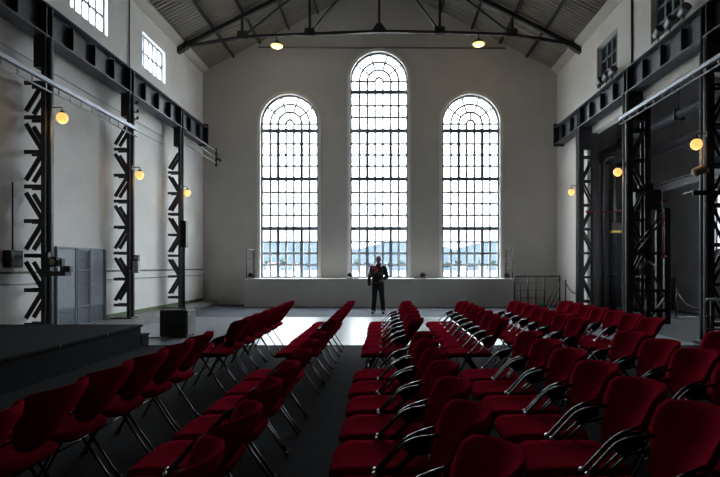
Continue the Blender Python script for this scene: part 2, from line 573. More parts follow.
# painted dado line, thin lower line, green skirting on the left wall
struct(MB().box(XL, XL + 0.012, YB, YE - 0.01, 1.33, 1.375).build('trim_5', 'green'), 'thin green stripe along the left wall')
struct(MB().tube([(XL + 0.02, YB + 0.1, 1.15), (XL + 0.02, YE - 0.01, 1.13)], 0.014, 6).build('trim_6', 'pipe_grey'), 'thin grey conduit under the green stripe')
struct(MB().box(XL, XL + 0.018, 12.96, YE - 0.01, STRIP_Z, STRIP_Z + 0.12).box(XL, XL + 0.018, YB, 11.0, 0.0, STRIP_Z + 0.12).build('baseboard_left', 'green'), 'green painted skirting of the left wall')

# ------------------------------------------------------------------ right wall: high windows above, open arcade below
ZLINT = 5.72
right_outer = [(17.0, -0.2), (YE, -0.2), (YE, ZEAVE + 0.3), (YB, ZEAVE + 0.3), (YB, ZLINT), (17.0, ZLINT)]
RW_Y = [9.0, 12.2, 15.5]
right_holes = [rect(y - 0.72, y + 0.72, CZ0 - 0.3, CZ1) for y in RW_Y]
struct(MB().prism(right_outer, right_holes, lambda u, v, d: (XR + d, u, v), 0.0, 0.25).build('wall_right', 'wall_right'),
       'cream plaster right wall above the open arcade')
for k, y in enumerate(RW_Y):
    rect_window(6 + k, XR + 0.17, y, CZ0 - 0.3, CZ1, 0.72, 4, 3,
                ['dark high window out of frame above the right arcade', 'dark high window at the top right edge of the picture', 'dark high right window nearer the end wall'][k], 'glass_dim')

# side aisle
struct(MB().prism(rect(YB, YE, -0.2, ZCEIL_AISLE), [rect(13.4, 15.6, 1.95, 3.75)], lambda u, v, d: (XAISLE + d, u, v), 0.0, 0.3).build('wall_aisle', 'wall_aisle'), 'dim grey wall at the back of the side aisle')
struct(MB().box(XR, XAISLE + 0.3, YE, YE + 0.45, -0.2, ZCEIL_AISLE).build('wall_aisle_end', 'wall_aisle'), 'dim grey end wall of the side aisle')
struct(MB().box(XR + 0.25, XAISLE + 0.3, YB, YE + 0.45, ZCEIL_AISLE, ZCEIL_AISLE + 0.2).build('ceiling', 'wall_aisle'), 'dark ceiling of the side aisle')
rect_window(9, XAISLE + 0.15, 14.5, 1.95, 3.75, 1.1, 4, 4, 'small bright window in the aisle wall at the right edge')
struct(MB().box(XL - 0.4, XAISLE + 0.3, YB - 0.3, YB, -0.2, ZRIDGE + 0.4).build('wall_back', 'wall_back'), 'wall behind the camera')

# ------------------------------------------------------------------ roof: corrugated lining, cornices, purlins
def roof_side(x0, x1, label):
    vs_, fs = [], []
    per, n = 0.17, int((YE - YB + 0.2) / 0.0425)
    for i in range(n + 1):
        y = YB + i * 0.0425
        dz = [0.0, 0.0, 0.08, 0.08][i % 4]
        for x in (x0, x1):
            vs_.append((x, y, roof_z(x) + dz))
        for x in (x1, x0):
            vs_.append((x, y, roof_z(x) + dz + 0.12))
    for i in range(n):
        a = i * 4
        for j in range(4):
            fs.append((a + j, a + (j + 1) % 4, a + 4 + (j + 1) % 4, a + 4 + j))
    fs += [(0, 1, 2, 3), tuple(n * 4 + j for j in (3, 2, 1, 0))]
    return struct(MB().add(vs_, fs).build('ceiling', 'roof'), label)
roof_side(XL - 0.45, XRIDGE, 'ribbed sloping roof lining on the left')
roof_side(XRIDGE, XR + 0.4, 'ribbed sloping roof lining on the right')
for s, x in ((1, XL), (-1, XR)):
    prof = [(x, ZEAVE - 0.10), (x + s * 0.03, ZEAVE - 0.10), (x + s * 0.24, ZEAVE + 0.04), (x + s * 0.24, ZEAVE + 0.11), (x, ZEAVE + 0.01)]
    struct(MB().prism(prof, [], lambda u, v, d: (u, d, v), YB, YE).build('trim_%d' % (7 if s > 0 else 8), 'cornice'),
           'plain cornice at the eaves of the %s wall' % ('left' if s > 0 else 'right'))
for side, xs in (('left', [-5.85, -4.84, -3.74, -2.62, -1.5]), ('right', [5.41, 4.38, 3.3, 2.1, 1.0])):
    names = ['lowest', 'second lowest', 'third', 'fourth', 'uppermost']
    for k, x in enumerate(xs):
        z = roof_z(x) - 0.045
        o = MB().beam((x, YB, z), (x, YE, z), 0.075, 0.10).build('roof_purlin', 'steel')
        tag(o, '%s dark roof purlin on the %s slope' % (names[k], side), 'purlin', 'roof purlins')

# ------------------------------------------------------------------ roof truss
TY = 17.6
tr = thing('roof_truss', 'dark steel roof truss spanning the hall before the end wall', 'truss', (XRIDGE, TY, ZEAVE))
hl, hr = XL - XRIDGE, XR - XRIDGE
def tp(x, z):
    return (x, 0, z)
top_l = lambda x: (roof_z(x + XRIDGE) - 0.22 - ZEAVE)
nodes_x = [-4.63, -2.35, 0.0, 2.05, 4.5]
bot = [(hl + 0.1, -0.08), (-4.63, 0.26), (-2.35, 0.36), (0.0, 0.45), (2.05, 0.42), (4.5, 0.34), (hr - 0.1, -0.0)]
for (a, b) in zip(bot[:-1], bot[1:]):
    MB().beam(tp(*a), tp(*b), 0.09, 0.085).build('bottom_chord', 'steel', tr)
for s, h in ((-1, hl), (1, hr)):
    MB().beam(tp(h + s * -0.05, top_l(h * 0.98) + 0.02), tp(0, top_l(0)), 0.12, 0.13).build('top_chord', 'steel', tr)
    MB().prism([(h, -0.30), (h - s * 0.10, -0.26), (h - s * 0.36, -0.08), (h - s * 0.36, 0.12), (h, -0.02)], [],
               lambda u, v, d: (u, d, v), -0.10, 0.10).build('end_bracket', 'steel', tr)
for x, z in bot[1:-1]:
    MB().beam(tp(x, z), tp(x, top_l(x)), 0.08, 0.09, (0, 1, 0)).build('post', 'steel', tr)
    w = 0.3
    MB().prism([(x - w, z - 0.05), (x + w, z - 0.05), (x + 0.08, z + 0.27), (x - 0.08, z + 0.27)] if x == 0 else
               [(x - 0.2, z - 0.06), (x + 0.2, z - 0.06), (x + 0.16, z + 0.2), (x - 0.16, z + 0.2)],
               [], lambda u, v, d: (u, d, v), -0.035, 0.035).build('gusset_plate', 'steel', tr)
for a, bx_ in (((-4.63, 0.26), -2.35), ((-2.35, 0.36), 0.0), ((4.5, 0.34), 2.05), ((2.05, 0.42), 0.0)):
    MB().beam(tp(*a), tp(bx_, top_l(bx_)), 0.05, 0.06, (0, 1, 0)).build('diagonal_brace', 'steel', tr)

# pendant lamps under the truss
def pendant(x, z, label):
    t = thing('pendant_lamp', label, 'lamp', (x, TY - 0.03, z), 0, 'pendant lamps under the truss')
    MB().tube([(0, 0, 0.09), (0, 0, 0.33)], 0.025, 8).build('stem', 'shade', t, True)
    sh_ = MB().lathe([(0.05, 0.12), (0.07, 0.08), (0.12, 0.05), (0.235, -0.03), (0.24, -0.05), (0.225, -0.045), (0.11, 0.035), (0.03, 0.05)], 20).build('lamp_shade', 'shade', t, True)
    MB().lathe([(0.20, -0.05), (0.19, -0.09), (0.12, -0.125), (0.03, -0.135)], 18).build('diffuser', 'bulb', sh_, True)
    d = bpy.data.lights.new('pendant_glow', 'POINT')
    d.energy = 3
    d.color = (1.0, 0.75, 0.4)
    d.shadow_soft_size = 0.1
    lo = link('pendant_glow', d, t, (0, 0, -0.25))
    return t
pendant((277 - 386) * TY / 520, 8.98, 'yellow glowing pendant lamp under the left half of the roof truss')
pendant((478.5 - 386) * TY / 520, 9.04, 'yellow glowing pendant lamp under the right half of the roof truss')
tag(MB().tube([(-4.9, YE - 0.03, 9.88), (-1.2, YE - 0.03, 9.86), (0.9, YE - 0.03, 9.86), (4.6, YE - 0.03, 9.84)], 0.03, 6).build('wall_conduit', 'pipe_grey', None, True),
    'thin grey conduit running across the end wall above the windows', 'conduit')

# ------------------------------------------------------------------ crane girders on lattice columns
G0, G1 = 5.93, 6.57
def girder(side):
    s = 1 if side == 'left' else -1
    xi = -6.54 if side == 'left' else 6.17      # inner edge of the flanges
    xw = xi - s * 0.17
    GE = 19.05
    t = thing('crane_girder', 'long riveted crane girder with stiffeners along the %s wall' % side, 'girder', (xi, GE, G0))
    L = GE - YB
    def bx(name, u0, u1, y0, y1, z0, z1, m):
        x0, x1 = sorted((-s * u0, -s * u1))
        return MB().box(x0, x1, y0, y1, z0, z1).build(name, m, t)
    bx('web', 0.16, 0.19, -L, -0.02, 0.03, G1 - G0 - 0.03, 'steel_girder')
    bx('bottom_flange', 0.0, 0.35, -L, -0.02, 0.0, 0.03, 'steel_girder')
    bx('top_flange', 0.0, 0.35, -L, -0.02, G1 - G0 - 0.03, G1 - G0, 'steel_girder')
    bx('crane_rail', 0.13, 0.22, -L, -0.02, G1 - G0, G1 - G0 + 0.07, 'steel')
    bx('end_plate', -0.02, 0.36, -0.02, 0.06, -0.06, 0.76, 'steel')
    ys = []
    for k in range(-4, 4):
        base = COLS_Y[0] + 3.3 * k
        ys += [(base - 0.09, 1), (base + 0.09, 1)] + [(base + 3.3 * q / 4, 0) for q in (1, 2, 3)]
    for y, full in ys:
        ly = y - GE
        if ly < -0.25 and y > YB + 0.3:
            w0 = 0.0 if full else 0.03
            bx('stiffener', w0, 0.16, ly - 0.015, ly + 0.015, 0.03 if full else 0.09, (G1 - G0) - (0.03 if full else 0.09), 'steel')
    return t
girder('left')
girder('right')

def isect(b, h, tf, tw):
    """I outline, flanges parallel to u"""
    return [(-b / 2, -h / 2), (b / 2, -h / 2), (b / 2, -h / 2 + tf), (tw / 2, -h / 2 + tf), (tw / 2, h / 2 - tf), (b / 2, h / 2 - tf),
            (b / 2, h / 2), (-b / 2, h / 2), (-b / 2, h / 2 - tf), (-tw / 2, h / 2 - tf), (-tw / 2, -h / 2 + tf), (-b / 2, -h / 2 + tf)]

def left_column(y, label, k):
    base = STRIP_Z if k > 0 else 0.0
    t = thing('lattice_column', label, 'column', (-6.62, y, base), 0, 'lattice columns')
    top = G0 - base
    # channel shaped post
    out = [(-0.01, -0.13), (0.07, -0.13), (0.07, 0.13), (-0.01, 0.13), (-0.01, 0.10), (0.045, 0.10), (0.045, -0.10), (-0.01, -0.10)]
    MB().prism(out, [], lambda u, v, d: (u, v, d), 0.02, top).build('post', 'steel', t)
    bevel(MB().box(-0.38, 0.14, -0.2, 0.2, 0.0, 0.03).build('base_plate', 'steel', t), 0.004)
    MB().tube([(0.10, -0.02, 0.05), (0.10, -0.02, top - 0.01)], 0.033, 8).build('conduit', 'pipe_grey', t, True)
    P = 0.665
    z = 0.35
    nz = 0
    while z < top - 0.85:
        for sy in (-0.11, 0.11):
            MB().beam((-0.34, sy, z), (0.0, sy, z), 0.03, 0.075).build('lattice_bar', 'steel', t)
            if z + P < top - 0.6:
                if nz % 2 == 0:
                    MB().beam((-0.31, sy, z + 0.12), (-0.01, sy, z + P - 0.05), 0.025, 0.085).build('lattice_bar', 'steel', t)
                else:
                    MB().beam((-0.01, sy, z + 0.05), (-0.31, sy, z + P - 0.12), 0.025, 0.085).build('lattice_bar', 'steel', t)
        z += P
        nz += 1
    MB().prism([(-0.16, top - 0.02), (0.04, top - 0.02), (0.04, top - 0.62), (-0.16, top - 0.62)], [],
               lambda u, v, d: (u, d, v), -0.12, 0.12).build('bracket_plate', 'steel', t)
    if k == 1:
        for q, zz in enumerate((5.15, 5.33, 5.55)):
            ia_ = MB().tube([(0.07, 0.02, zz), (0.2, 0.02, zz), (0.22, 0.02, zz + 0.02)], 0.014, 6).build('insulator_arm', 'steel', t, True)
            MB().lathe([(0.02, -0.04), (0.035, -0.02), (0.02, 0.0), (0.032, 0.02), (0.015, 0.04)], 8, (0.2, 0.02, zz + 0.03)).build('insulator', 'plastic', ia_, True)
    return t
cl = ['black lattice steel column at the left beside the grey stage light', 'black lattice steel column on the left carrying a white box', 'black lattice steel column on the left nearest the end wall']
for k, y in enumerate(COLS_Y):
    left_column(y, cl[k], k)

def right_column(y, label, k):
    t = thing('lattice_column', label, 'column', (6.17, y, 0), 0, 'lattice columns')
    top = G0
    chan = [(0.15, -0.12), (0.0, -0.12), (0.0, 0.12), (0.15, 0.12), (0.15, 0.09), (0.03, 0.09), (0.03, -0.09), (0.15, -0.09)]
    MB().prism(chan, [], lambda u, v, d: (u, v, d), 0.02, top).build('post', 'steel', t)
    MB().prism([(0.6 - (u - 0.0), v) for u, v in chan], [], lambda u, v, d: (u, v, d), 0.02, top).build('post', 'steel', t)
    MB().tube([(-0.045, -0.02, 0.05), (-0.045, -0.02, top - 0.02)], 0.032, 8).build('conduit', 'pipe_grey', t, True)
    bevel(MB().box(-0.08, 0.68, -0.18, 0.18, 0.0, 0.03).build('base_plate', 'steel', t), 0.004)
    P = 0.77
    z = 0.35
    nz = 0
    while z < top - 0.75:
        for sy in (-0.10, 0.10):
            MB().beam((0.10, sy, z), (0.50, sy, z), 0.025, 0.07).build('lattice_bar', 'steel', t)
            if z + P < top - 0.5:
                a, b = ((0.13, sy, z + 0.04), (0.47, sy, z + P - 0.04))
                if nz % 2 == 0:
                    a, b = ((0.47, sy, z + 0.04), (0.13, sy, z + P - 0.04))
                MB().beam(a, b, 0.02, 0.06).build('lattice_bar', 'steel', t)
        z += P
        nz += 1
    MB().box(0.03, 0.57, -0.11, 0.11, top - 0.72, top - 0.01).build('bracket_plate', 'steel', t)
    return t
cr = ['black lattice steel column at the right edge beside the chrome barrier', 'black lattice steel column on the right beside the dark machine frame', 'black lattice steel column on the right nearest the end wall']
for k, y in enumerate(COLS_Y):
    right_column(y, cr[k], k)

# globe lamps on brackets
def globe(x, y, z, s, label):
    t = thing('globe_lamp', label, 'lamp', (x, y, z), 0, 'globe lamps on the columns')
    gl_ = MB().sphere((0, 0, 0), 0.108, nu=16, nv=12).build('globe', 'globe', t, True)
    MB().lathe([(0.03, 0.09), (0.05, 0.10), (0.045, 0.13), (0.012, 0.14)], 10).build('collar', 'shade', gl_, True)
    MB().tube([(0, 0, 0.13), (0, 0, 0.17)] + bez((0, 0, 0.17), (0, 0, 0.21), (-s * 0.05, 0, 0.21), 4)[1:] + [(-s * 0.2, 0, 0.2)], 0.010, 6).build('bracket', 'shade', t, True)
    MB().box(-s * 0.2 - 0.02, -s * 0.2 + 0.02, -0.03, 0.03, 0.15, 0.25).build('junction_box', 'tan', t)
    d = bpy.data.lights.new('globe_glow', 'POINT')
    d.energy = 0.5
    d.color = (1.0, 0.62, 0.25)
    d.shadow_soft_size = 0.11
    link('globe_glow', d, t, (s * 0.0, -0.0, -0.13))
    return t
for k, (y, z) in enumerate(((10.12, 4.36), (13.3, 3.80), (16.5, 3.80))):
    globe(-6.3, y, z, 1, ['round yellow lamp on the left column nearest the camera', 'round yellow lamp on the middle left column', 'round yellow lamp on the left column nearest the end wall'][k])
for k, (y, z) in enumerate(((10.0, 3.82), (13.4, 3.90), (16.75, 3.86))):
    globe(5.97, y, z, -1, ['round yellow lamp on the right column nearest the camera', 'round yellow lamp on the middle right column', 'round yellow lamp on the right column nearest the end wall'][k])

# cable trays along both column rows
def tray(x, y0, y1, zt, zb, s, label):
    t = thing('cable_tray', label, 'cable tray', (x, y1, zb))
    h = zt - zb
    MB().box(-0.04, 0.04, y0 - y1, 0, h - 0.075, h).build('channel', 'tray', t)
    MB().tube([(0, y0 - y1, 0.0), (0, 0, 0.0)], 0.016, 6).build('rod', 'pipe_grey', t, True)
    n = int((y1 - y0) / 0.38)
    hm = MB().box(-0.008, 0.008, -0.012, 0.012, 0, h - 0.07).mesh('hanger', M['pipe_grey'])
    for k in range(n + 1):
        link('hanger', hm, t, (0, -0.15 - k * 0.38, 0))
    for k, cy in enumerate(COLS_Y + [6.82, 3.52]):
        if y0 < cy <= y1 + 0.2:
            ly = min(cy - y1, -0.02)
            x0, x1 = sorted((0.04 * -s, -s * 0.12))
            MB().box(x0, x1, ly - 0.03, ly + 0.03, h - 0.06, h - 0.02).build('bracket', 'steel', t)
    return t
tray(-6.40, -3.0, 13.36, 5.02, 4.80, 1, 'pale cable tray with hangers along the left columns')
tray(6.02, -3.0, 13.36, 5.30, 5.12, -1, 'pale cable tray with hangers along the right columns')
# slim pipe runs from the last left column to the end wall
for q, (z, nm) in enumerate(((5.84, 'uppermost'), (5.62, 'middle'), (5.40, 'lowest'))):
    tag(MB().tube([(-6.47, 16.9, z), (-6.36, 19.44, z - 0.06)], 0.018, 6).build('pipe_run', 'white', None, True),
        '%s of three thin pipes from left column to wall bracket' % nm, 'pipe', 'thin pipes by the end wall')
br = thing('pipe_bracket', 'dark wall bracket holding three thin pipes at the left corner', 'bracket', (-6.36, 19.5, 5.2))
MB().box(-0.03, 0.03, -0.05, 0.0, 0.0, 0.68).build('upright', 'steel', br)
MB().box(-0.03, 0.03, 0.0, 0.5, 0.3, 0.36).build('arm', 'steel', br)
# rain pipes / cables high on the side walls
tag(MB().tube([(XL + 0.03, 14.2, G1 + 0.1), (XL + 0.03, 14.2, ZEAVE - 0.1)], 0.02, 6).build('wall_cable', 'steel', None, True), 'thin vertical cable between the two left high windows', 'cable')
tag(MB().tube([(XR - 0.03, 13.85, G1 + 0.1), (XR - 0.03, 13.85, ZEAVE - 0.1)], 0.03, 6).build('wall_cable', 'steel', None, True), 'dark vertical cable between the two right high windows', 'cable')
for q, z in enumerate((5.55, 5.3)):
    tag(MB().tube([(XL + 0.015, -3, z), (XL + 0.015, 16.4, z)], 0.008, 5).build('wall_wire', 'pipe_grey', None, True),
        ['upper thin wire stretched along the left wall below the girder', 'lower thin wire stretched along the left wall below the girder'][q], 'wire')

# floodlights on the right girder, in front of the high windows
def floodlight(y, label):
    t = thing('floodlight', label, 'lamp', (6.36, y, G1 + 0.07), 0, 'floodlights on the right girder')
    MB().box(-0.08, 0.08, -0.1, 0.1, 0.0, 0.03).build('base', 'plastic', t)
    MB().tube([(0, 0, 0.03), (0, 0, 0.22)], 0.015, 6).build('stem', 'plastic', t, True)
    R = Matrix.Rotation(math.radians(-25), 4, 'X')
    b = MB().lathe([(0.06, 0.15), (0.09, 0.12), (0.105, -0.07), (0.115, -0.11)], 16, (0, 0, 0), 'y')
    b.v = [tuple(R @ Vector(v) + Vector((0, 0, 0.30))) for v in b.v]
    b.build('housing', 'pipe_grey', t, True)
    b = MB().lathe([(0.10, -0.104), (0.10, -0.118)], 16, (0, 0, 0), 'y')
    b.v = [tuple(R @ Vector(v) + Vector((0, 0, 0.30))) for v in b.v]
    b.build('lens', 'plastic', t)
    return t
fl = ['floodlight on the right girder nearest the end wall', 'middle floodlight of the far three on the right girder', 'floodlight nearest the camera of the far three on the girder',
      'farthest of the near three floodlights at the top right edge', 'middle of the near three floodlights at the top right edge', 'nearest of the near three floodlights at the top right edge']
for k, y in enumerate((15.45, 15.0, 14.6, 12.15, 11.65, 11.1)):
    floodlight(y, fl[k])

# ------------------------------------------------------------------ louvred door in the left wall
def louver_door():
    y0, y1, z0, z1 = 11.02, 12.94, STRIP_Z, 1.90
    root = sroot('door_1', (XL + 0.02, y0, z0), 'grey double metal door with louvred panels in the left wall')
    W, H = y1 - y0, z1 - z0
    MB().prism([(0, 0), (W, 0), (W, H), (0, H)], [[(0.03, 0.02), (W - 0.03, 0.02), (W - 0.03, H - 0.03), (0.03, H - 0.03)]],
               lambda u, v, d: (d, u, v), 0.0, 0.06).build('door_frame', 'louver', root)
    parts = [(0.03, 0.72), (0.75, 1.25), (1.28, W - 0.03)]
    def slats(parent, a, b, za, zb):
        n = max(2, int((zb - za) / 0.04))
        m = MB().beam((0.03, a, 0), (0.03, b, 0), 0.032, 0.008, (0.5, 0, 1)).mesh('slat', M['louver'])
        for k in range(n):
            link('slat', m, parent, (0, 0, za + (k + 0.5) * (zb - za) / n))
    for k, (a, b) in enumerate(parts):
        leaf = MB().box(0.0, 0.012, a, b, 0.02, H - 0.03).build('door_leaf', 'louver', root)
        if k == 1:
            secs = [(0.05, 0.42), (0.46, 0.83), (0.87, 1.24), (1.28, H - 0.06)]
        else:
            secs = [(0.05, 0.40)]
            MB().box(0.012, 0.03, a + 0.03, b - 0.03, 0.44, H - 0.06).build('door_panel', 'louver', leaf)
        for (za, zb) in secs:
            slats(leaf, a + 0.03, b - 0.03, za, zb)
        for (za, zb) in secs:
            MB().box(0.012, 0.045, a, b, zb, zb + 0.035).build('door_rail', 'louver', leaf)
        for yy in (a, b - 0.03):
            MB().box(0.012, 0.045, yy, yy + 0.03, 0.02, H - 0.03).build('door_stile', 'louver', leaf)
    MB().tube([(0.06, 1.31, 0.85), (0.1, 1.31, 0.85), (0.1, 1.42, 0.85)], 0.01, 6).build('door_handle', 'bolt', root, True)
louver_door()

# ------------------------------------------------------------------ stage at the left
SX = -4.39
st = thing('stage_platform', 'low black cloth-covered stage platform at the left', 'stage', (SX, 9.4, 0))
bevel(MB().box(-2.58, 0, -12.0, 0, 0.38, 0.425).build('deck', 'stage', st), 0.008)
MB().box(-2.55, -0.03, -11.97, -0.03, 0.0, 0.38).build('skirt', 'stage', st)
for k in range(9):
    MB().box(-0.005, 0.004, -1.2 * k - 1.2, -1.2 * k - 1.185, 0.385, 0.42).build('edge_strip', 'pipe_grey', st)
sp = thing('stage_step', 'small black step box at the far end of the stage', 'step', (-4.62, 9.52, 0))
bevel(MB().box(-0.3, 0.18, -0.08, 0.22, 0.02, 0.22).build('body', 'stage', sp), 0.01)
bevel(MB().box(-0.32, 0.20, -0.10, 0.24, 0.2, 0.225).build('tread', 'stage', sp), 0.005)
for fx in (-0.28, 0.14):
    for fy in (-0.07, 0.18):
        MB().box(fx, fx + 0.03, fy, fy + 0.03, 0.0, 0.03).build('foot', 'plastic', sp)

# ------------------------------------------------------------------ loudspeakers
sb = thing('subwoofer', 'black subwoofer box standing on the pale floor by the stage', 'speaker', (-4.38, 10.95, 0))
cab_ = bevel(MB().box(-0.28, 0.28, -0.25, 0.25, 0.03, 0.57).build('cabinet', 'plastic', sb), 0.012)
bevel(MB().box(0.28, 0.292, -0.22, 0.22, 0.06, 0.54).build('grille', 'shade', cab_), 0.004)
MB().box(-0.27, 0.27, -0.262, -0.25, 0.06, 0.54).build('rear_panel', 'shade', cab_)
MB().box(0.292, 0.297, -0.2, -0.15, 0.47, 0.51).build('badge', 'white', cab_)
for fx in (-0.24, 0.24):
    for fy in (-0.2, 0.2):
        MB().lathe([(0.025, 0), (0.025, 0.032)], 10, (fx, fy, 0)).build('foot', 'plastic', sb, True)
cs = thing('column_speaker', 'slim black column loudspeaker on a pole above the subwoofer', 'speaker', (-4.25, 10.95, 0.57))
MB().tube([(0, 0, 0.0), (0, 0, 1.35)], 0.02, 10).build('pole', 'plastic', cs, True)
MB().lathe([(0.06, 0.0), (0.06, 0.015), (0.03, 0.03)], 12).build('pole_socket', 'plastic', cs, True)
bevel(MB().box(-0.055, 0.055, -0.07, 0.07, 1.30, 1.86).build('cabinet', 'plastic', cs), 0.012)
MB().box(0.055, 0.062, -0.055, 0.055, 1.32, 1.84).build('grille', 'shade', cs)
tag(MB().tube([(-4.65, 10.75, 0.012), (-4.9, 10.6, 0.012), (-5.15, 10.7, 0.012), (-5.4, 10.45, 0.012), (-5.9, 10.5, 0.012)], 0.010, 6).build('floor_cable', 'plastic', None, True),
    'thin black cable lying on the floor behind the subwoofer', 'cable')

# ------------------------------------------------------------------ devices on the left columns
sl = thing('stage_light', 'moving stage light clamped to the near left column', 'stage light', (-6.35, 10.0, 1.32))
MB().box(-0.20, -0.12, -0.04, 0.04, 0.02, 0.42).build('clamp', 'steel', sl)
MB().box(-0.12, 0.24, -0.1, 0.1, -0.03, 0.06).build('base', 'plastic', sl)
for sx in (-0.09, 0.13):
    MB().box(sx - 0.015, sx + 0.015, -0.05, 0.05, 0.06, 0.30).build('yoke_arm', 'plastic', sl)
b = MB().lathe([(0.05, 0.14), (0.085, 0.10), (0.09, -0.1), (0.1, -0.14)], 16, (0.02, 0, 0.24), 'y')
hd_ = b.build('head', 'plastic', sl, True)
MB().lathe([(0.085, -0.13), (0.05, -0.152)], 16, (0.02, 0, 0.24), 'y').build('lens', 'lens', hd_, True)
bevel(MB().box(0.16, 0.30, -0.05, 0.05, 0.04, 0.16).build('power_box', 'plastic', sl), 0.006)
wb = thing('wall_box', 'dark junction box on the left wall behind the near column', 'junction box', (XL + 0.06, 9.72, 1.45))
bevel(MB().box(-0.06, 0.08, -0.17, 0.17, 0.0, 0.32).build('case', 'plastic', wb), 0.008)
MB().box(0.08, 0.09, -0.15, 0.15, 0.02, 0.30).build('cover', 'shade', wb)
MB().tube([(0, 0, 0.32), (0, 0, 1.6)], 0.015, 6).build('conduit', 'steel', wb, True)
cb = thing('control_box', 'white control box with black top on the middle left column', 'control box', (-6.40, 13.30, 1.30))
MB().box(-0.14, -0.05, -0.03, 0.03, 0.1, 0.16).box(-0.14, -0.05, -0.03, 0.03, 0.3, 0.36).build('bracket', 'steel', cb)
bevel(MB().box(-0.05, 0.09, -0.06, 0.06, 0.0, 0.30).build('case', 'white', cb), 0.006)
bevel(MB().box(-0.06, 0.08, -0.07, 0.05, 0.30, 0.46).build('lamp_head', 'plastic', cb), 0.006)
for zz in (0.07, 0.16, 0.24):
    MB().lathe([(0.016, -0.068), (0.014, -0.06)], 10, (0.02, 0, zz), 'y').build('knob', 'plastic', cb)
MB().box(0.0, 0.05, -0.075, -0.07, 0.36, 0.42).build('indicator', 'white', cb)

# ------------------------------------------------------------------ things on the window podium
def spot(x, y, label, a=0.0):
    t = thing('floor_spotlight', label, 'spotlight', (x, y, 1.02), a, 'small spotlights on the podium')
    MB().box(-0.1, 0.1, -0.08, 0.08, 0, 0.02).build('base', 'plastic', t)
    for sx in (-0.085, 0.085):
        MB().box(sx - 0.008, sx + 0.008, -0.02, 0.02, 0.02, 0.16).build('yoke_arm', 'plastic', t)
    b = MB().lathe([(0.05, 0.12), (0.075, 0.08), (0.075, -0.08), (0.085, -0.11)], 12, (0, 0, 0.13), 'y')
    b.build('housing', 'plastic', t, True)
    return t
spot(-4.98, 19.1, 'small black spotlight at the left end of the podium ledge', 0.3)
spot(-1.33, 19.1, 'small black spotlight on the ledge between left and middle windows', 0.1)
spot(1.36, 19.1, 'small black spotlight on the ledge between middle and right windows', -0.2)
spot(4.45, 19.1, 'small black spotlight at the right end of the podium ledge', -0.3)
for x, lb in ((-1.08, 'small white adapter lying right of a spotlight on the ledge'),):
    o = bevel(MB().box(-0.09, 0.09, -0.06, 0.06, 0.0, 0.05).build('power_adapter', 'white', None, loc=(x, 19.05, 1.02)), 0.01)
    tag(o, lb, 'adapter')
for x, lb in ((1.12, 'flat black cable coil left of the right spotlight on ledge'),):
    o = MB()
    pth = [(0.11 * math.cos(a * PI / 8) * (1 - a / 120), 0.08 * math.sin(a * PI / 8), 0.012 + 0.0007 * a) for a in range(0, 40)]
    o.tube(pth, 0.012, 5)
    tag(o.build('cable_coil', 'plastic', None, True, loc=(x, 19.05, 1.02)), lb, 'cable')

def end_rail(x, label):
    t = thing('guard_rail', label, 'railing', (x, PY0 + 0.06, 1.02), 0, 'guard rails at the podium ends')
    for y in (0.0, 1.05):
        MB().tube([(0, y, 0), (0, y, 1.08)], 0.02, 8).build('post', 'rail', t, True)
    for z in (1.08, 0.72, 0.36):
        MB().tube([(0, 0, z), (0, 1.05, z)], 0.015 if z < 1 else 0.02, 8).build('rail', 'rail', t, True)
    return t
end_rail(-5.06, 'slim steel guard rail standing on the left podium end')
end_rail(4.60, 'slim steel guard rail standing on the right podium end')

# steps with railing right of the podium
sr = thing('stair_railing', 'dark steel stair railing right of the window podium', 'railing', (4.53, 18.35, 0))
for x in (0.0, 0.22, 0.48, 0.76, 1.06, 1.60):
    MB().tube([(x, 0, 0), (x, 0, 1.12)], 0.028 if x not in (0.22, 0.76) else 0.02, 8).build('post', 'rail', sr, True)
MB().tube([(0, 0, 1.12), (1.6, 0, 1.12)], 0.026, 8).build('top_rail', 'rail', sr, True)
for z in (0.35, 0.62, 0.88):
    MB().tube([(0, 0, z), (1.06, 0, z)], 0.010, 6).build('mid_rail', 'rail', sr, True)
for dx in (0.0, 0.16, 0.32):
    MB().tube([(1.10 + dx, 0, 0.02), (1.60, 0, 1.08 - dx * 2.05)], 0.018, 6).build('sloping_rail', 'rail', sr, True)
# rope barriers
def rope_post(x, y, label, h=0.85, z=0.0):
    t = thing('rope_post', label, 'post', (x, y, z), 0, 'rope barrier posts')
    MB().lathe([(0.09, 0.0), (0.09, 0.015), (0.04, 0.03)], 16).build('base', 'rail', t, True)
    MB().tube([(0, 0, 0.02), (0, 0, h)], 0.025, 10).build('pole', 'rail', t, True)
    MB().sphere((0, 0, h + 0.01), 0.035, nu=10, nv=6).build('knob', 'rail', t, True)
    return t
rope_post(6.2, 17.95, 'dark rope post standing beside the right wall', 0.95)
tag(MB().tube(bez((6.2, 17.95, 0.93), (6.2, 17.4, 0.45), (6.28, 16.9, 0.62), 10), 0.018, 6).build('barrier_rope', 'jacket', None, True),
    'black rope sagging from post to right column by the stair railing', 'rope')
rope_post(8.06, 14.8, 'left one of two dark rope posts in the side aisle', 0.85)
rope_post(8.26, 14.8, 'right one of two dark rope posts in the side aisle', 0.85)
tag(MB().tube(bez((8.26, 14.8, 0.83), (7.6, 13.0, 0.05), (6.85, 10.3, 0.80), 14), 0.02, 6).build('barrier_rope', 'jacket', None, True),
    'black rope sagging across the side aisle between posts and barrier', 'rope')
tag(bevel(MB().box(-0.35, 0.35, -0.04, 0.04, 0, 0.03).build('light_strip', 'white', None, loc=(8.75, 14.9, 0)), 0.006),  # white slab standing in for a strip of light on the floor
    'pale slab imitating a strip of light on the aisle floor beside the rope posts', 'light strip')

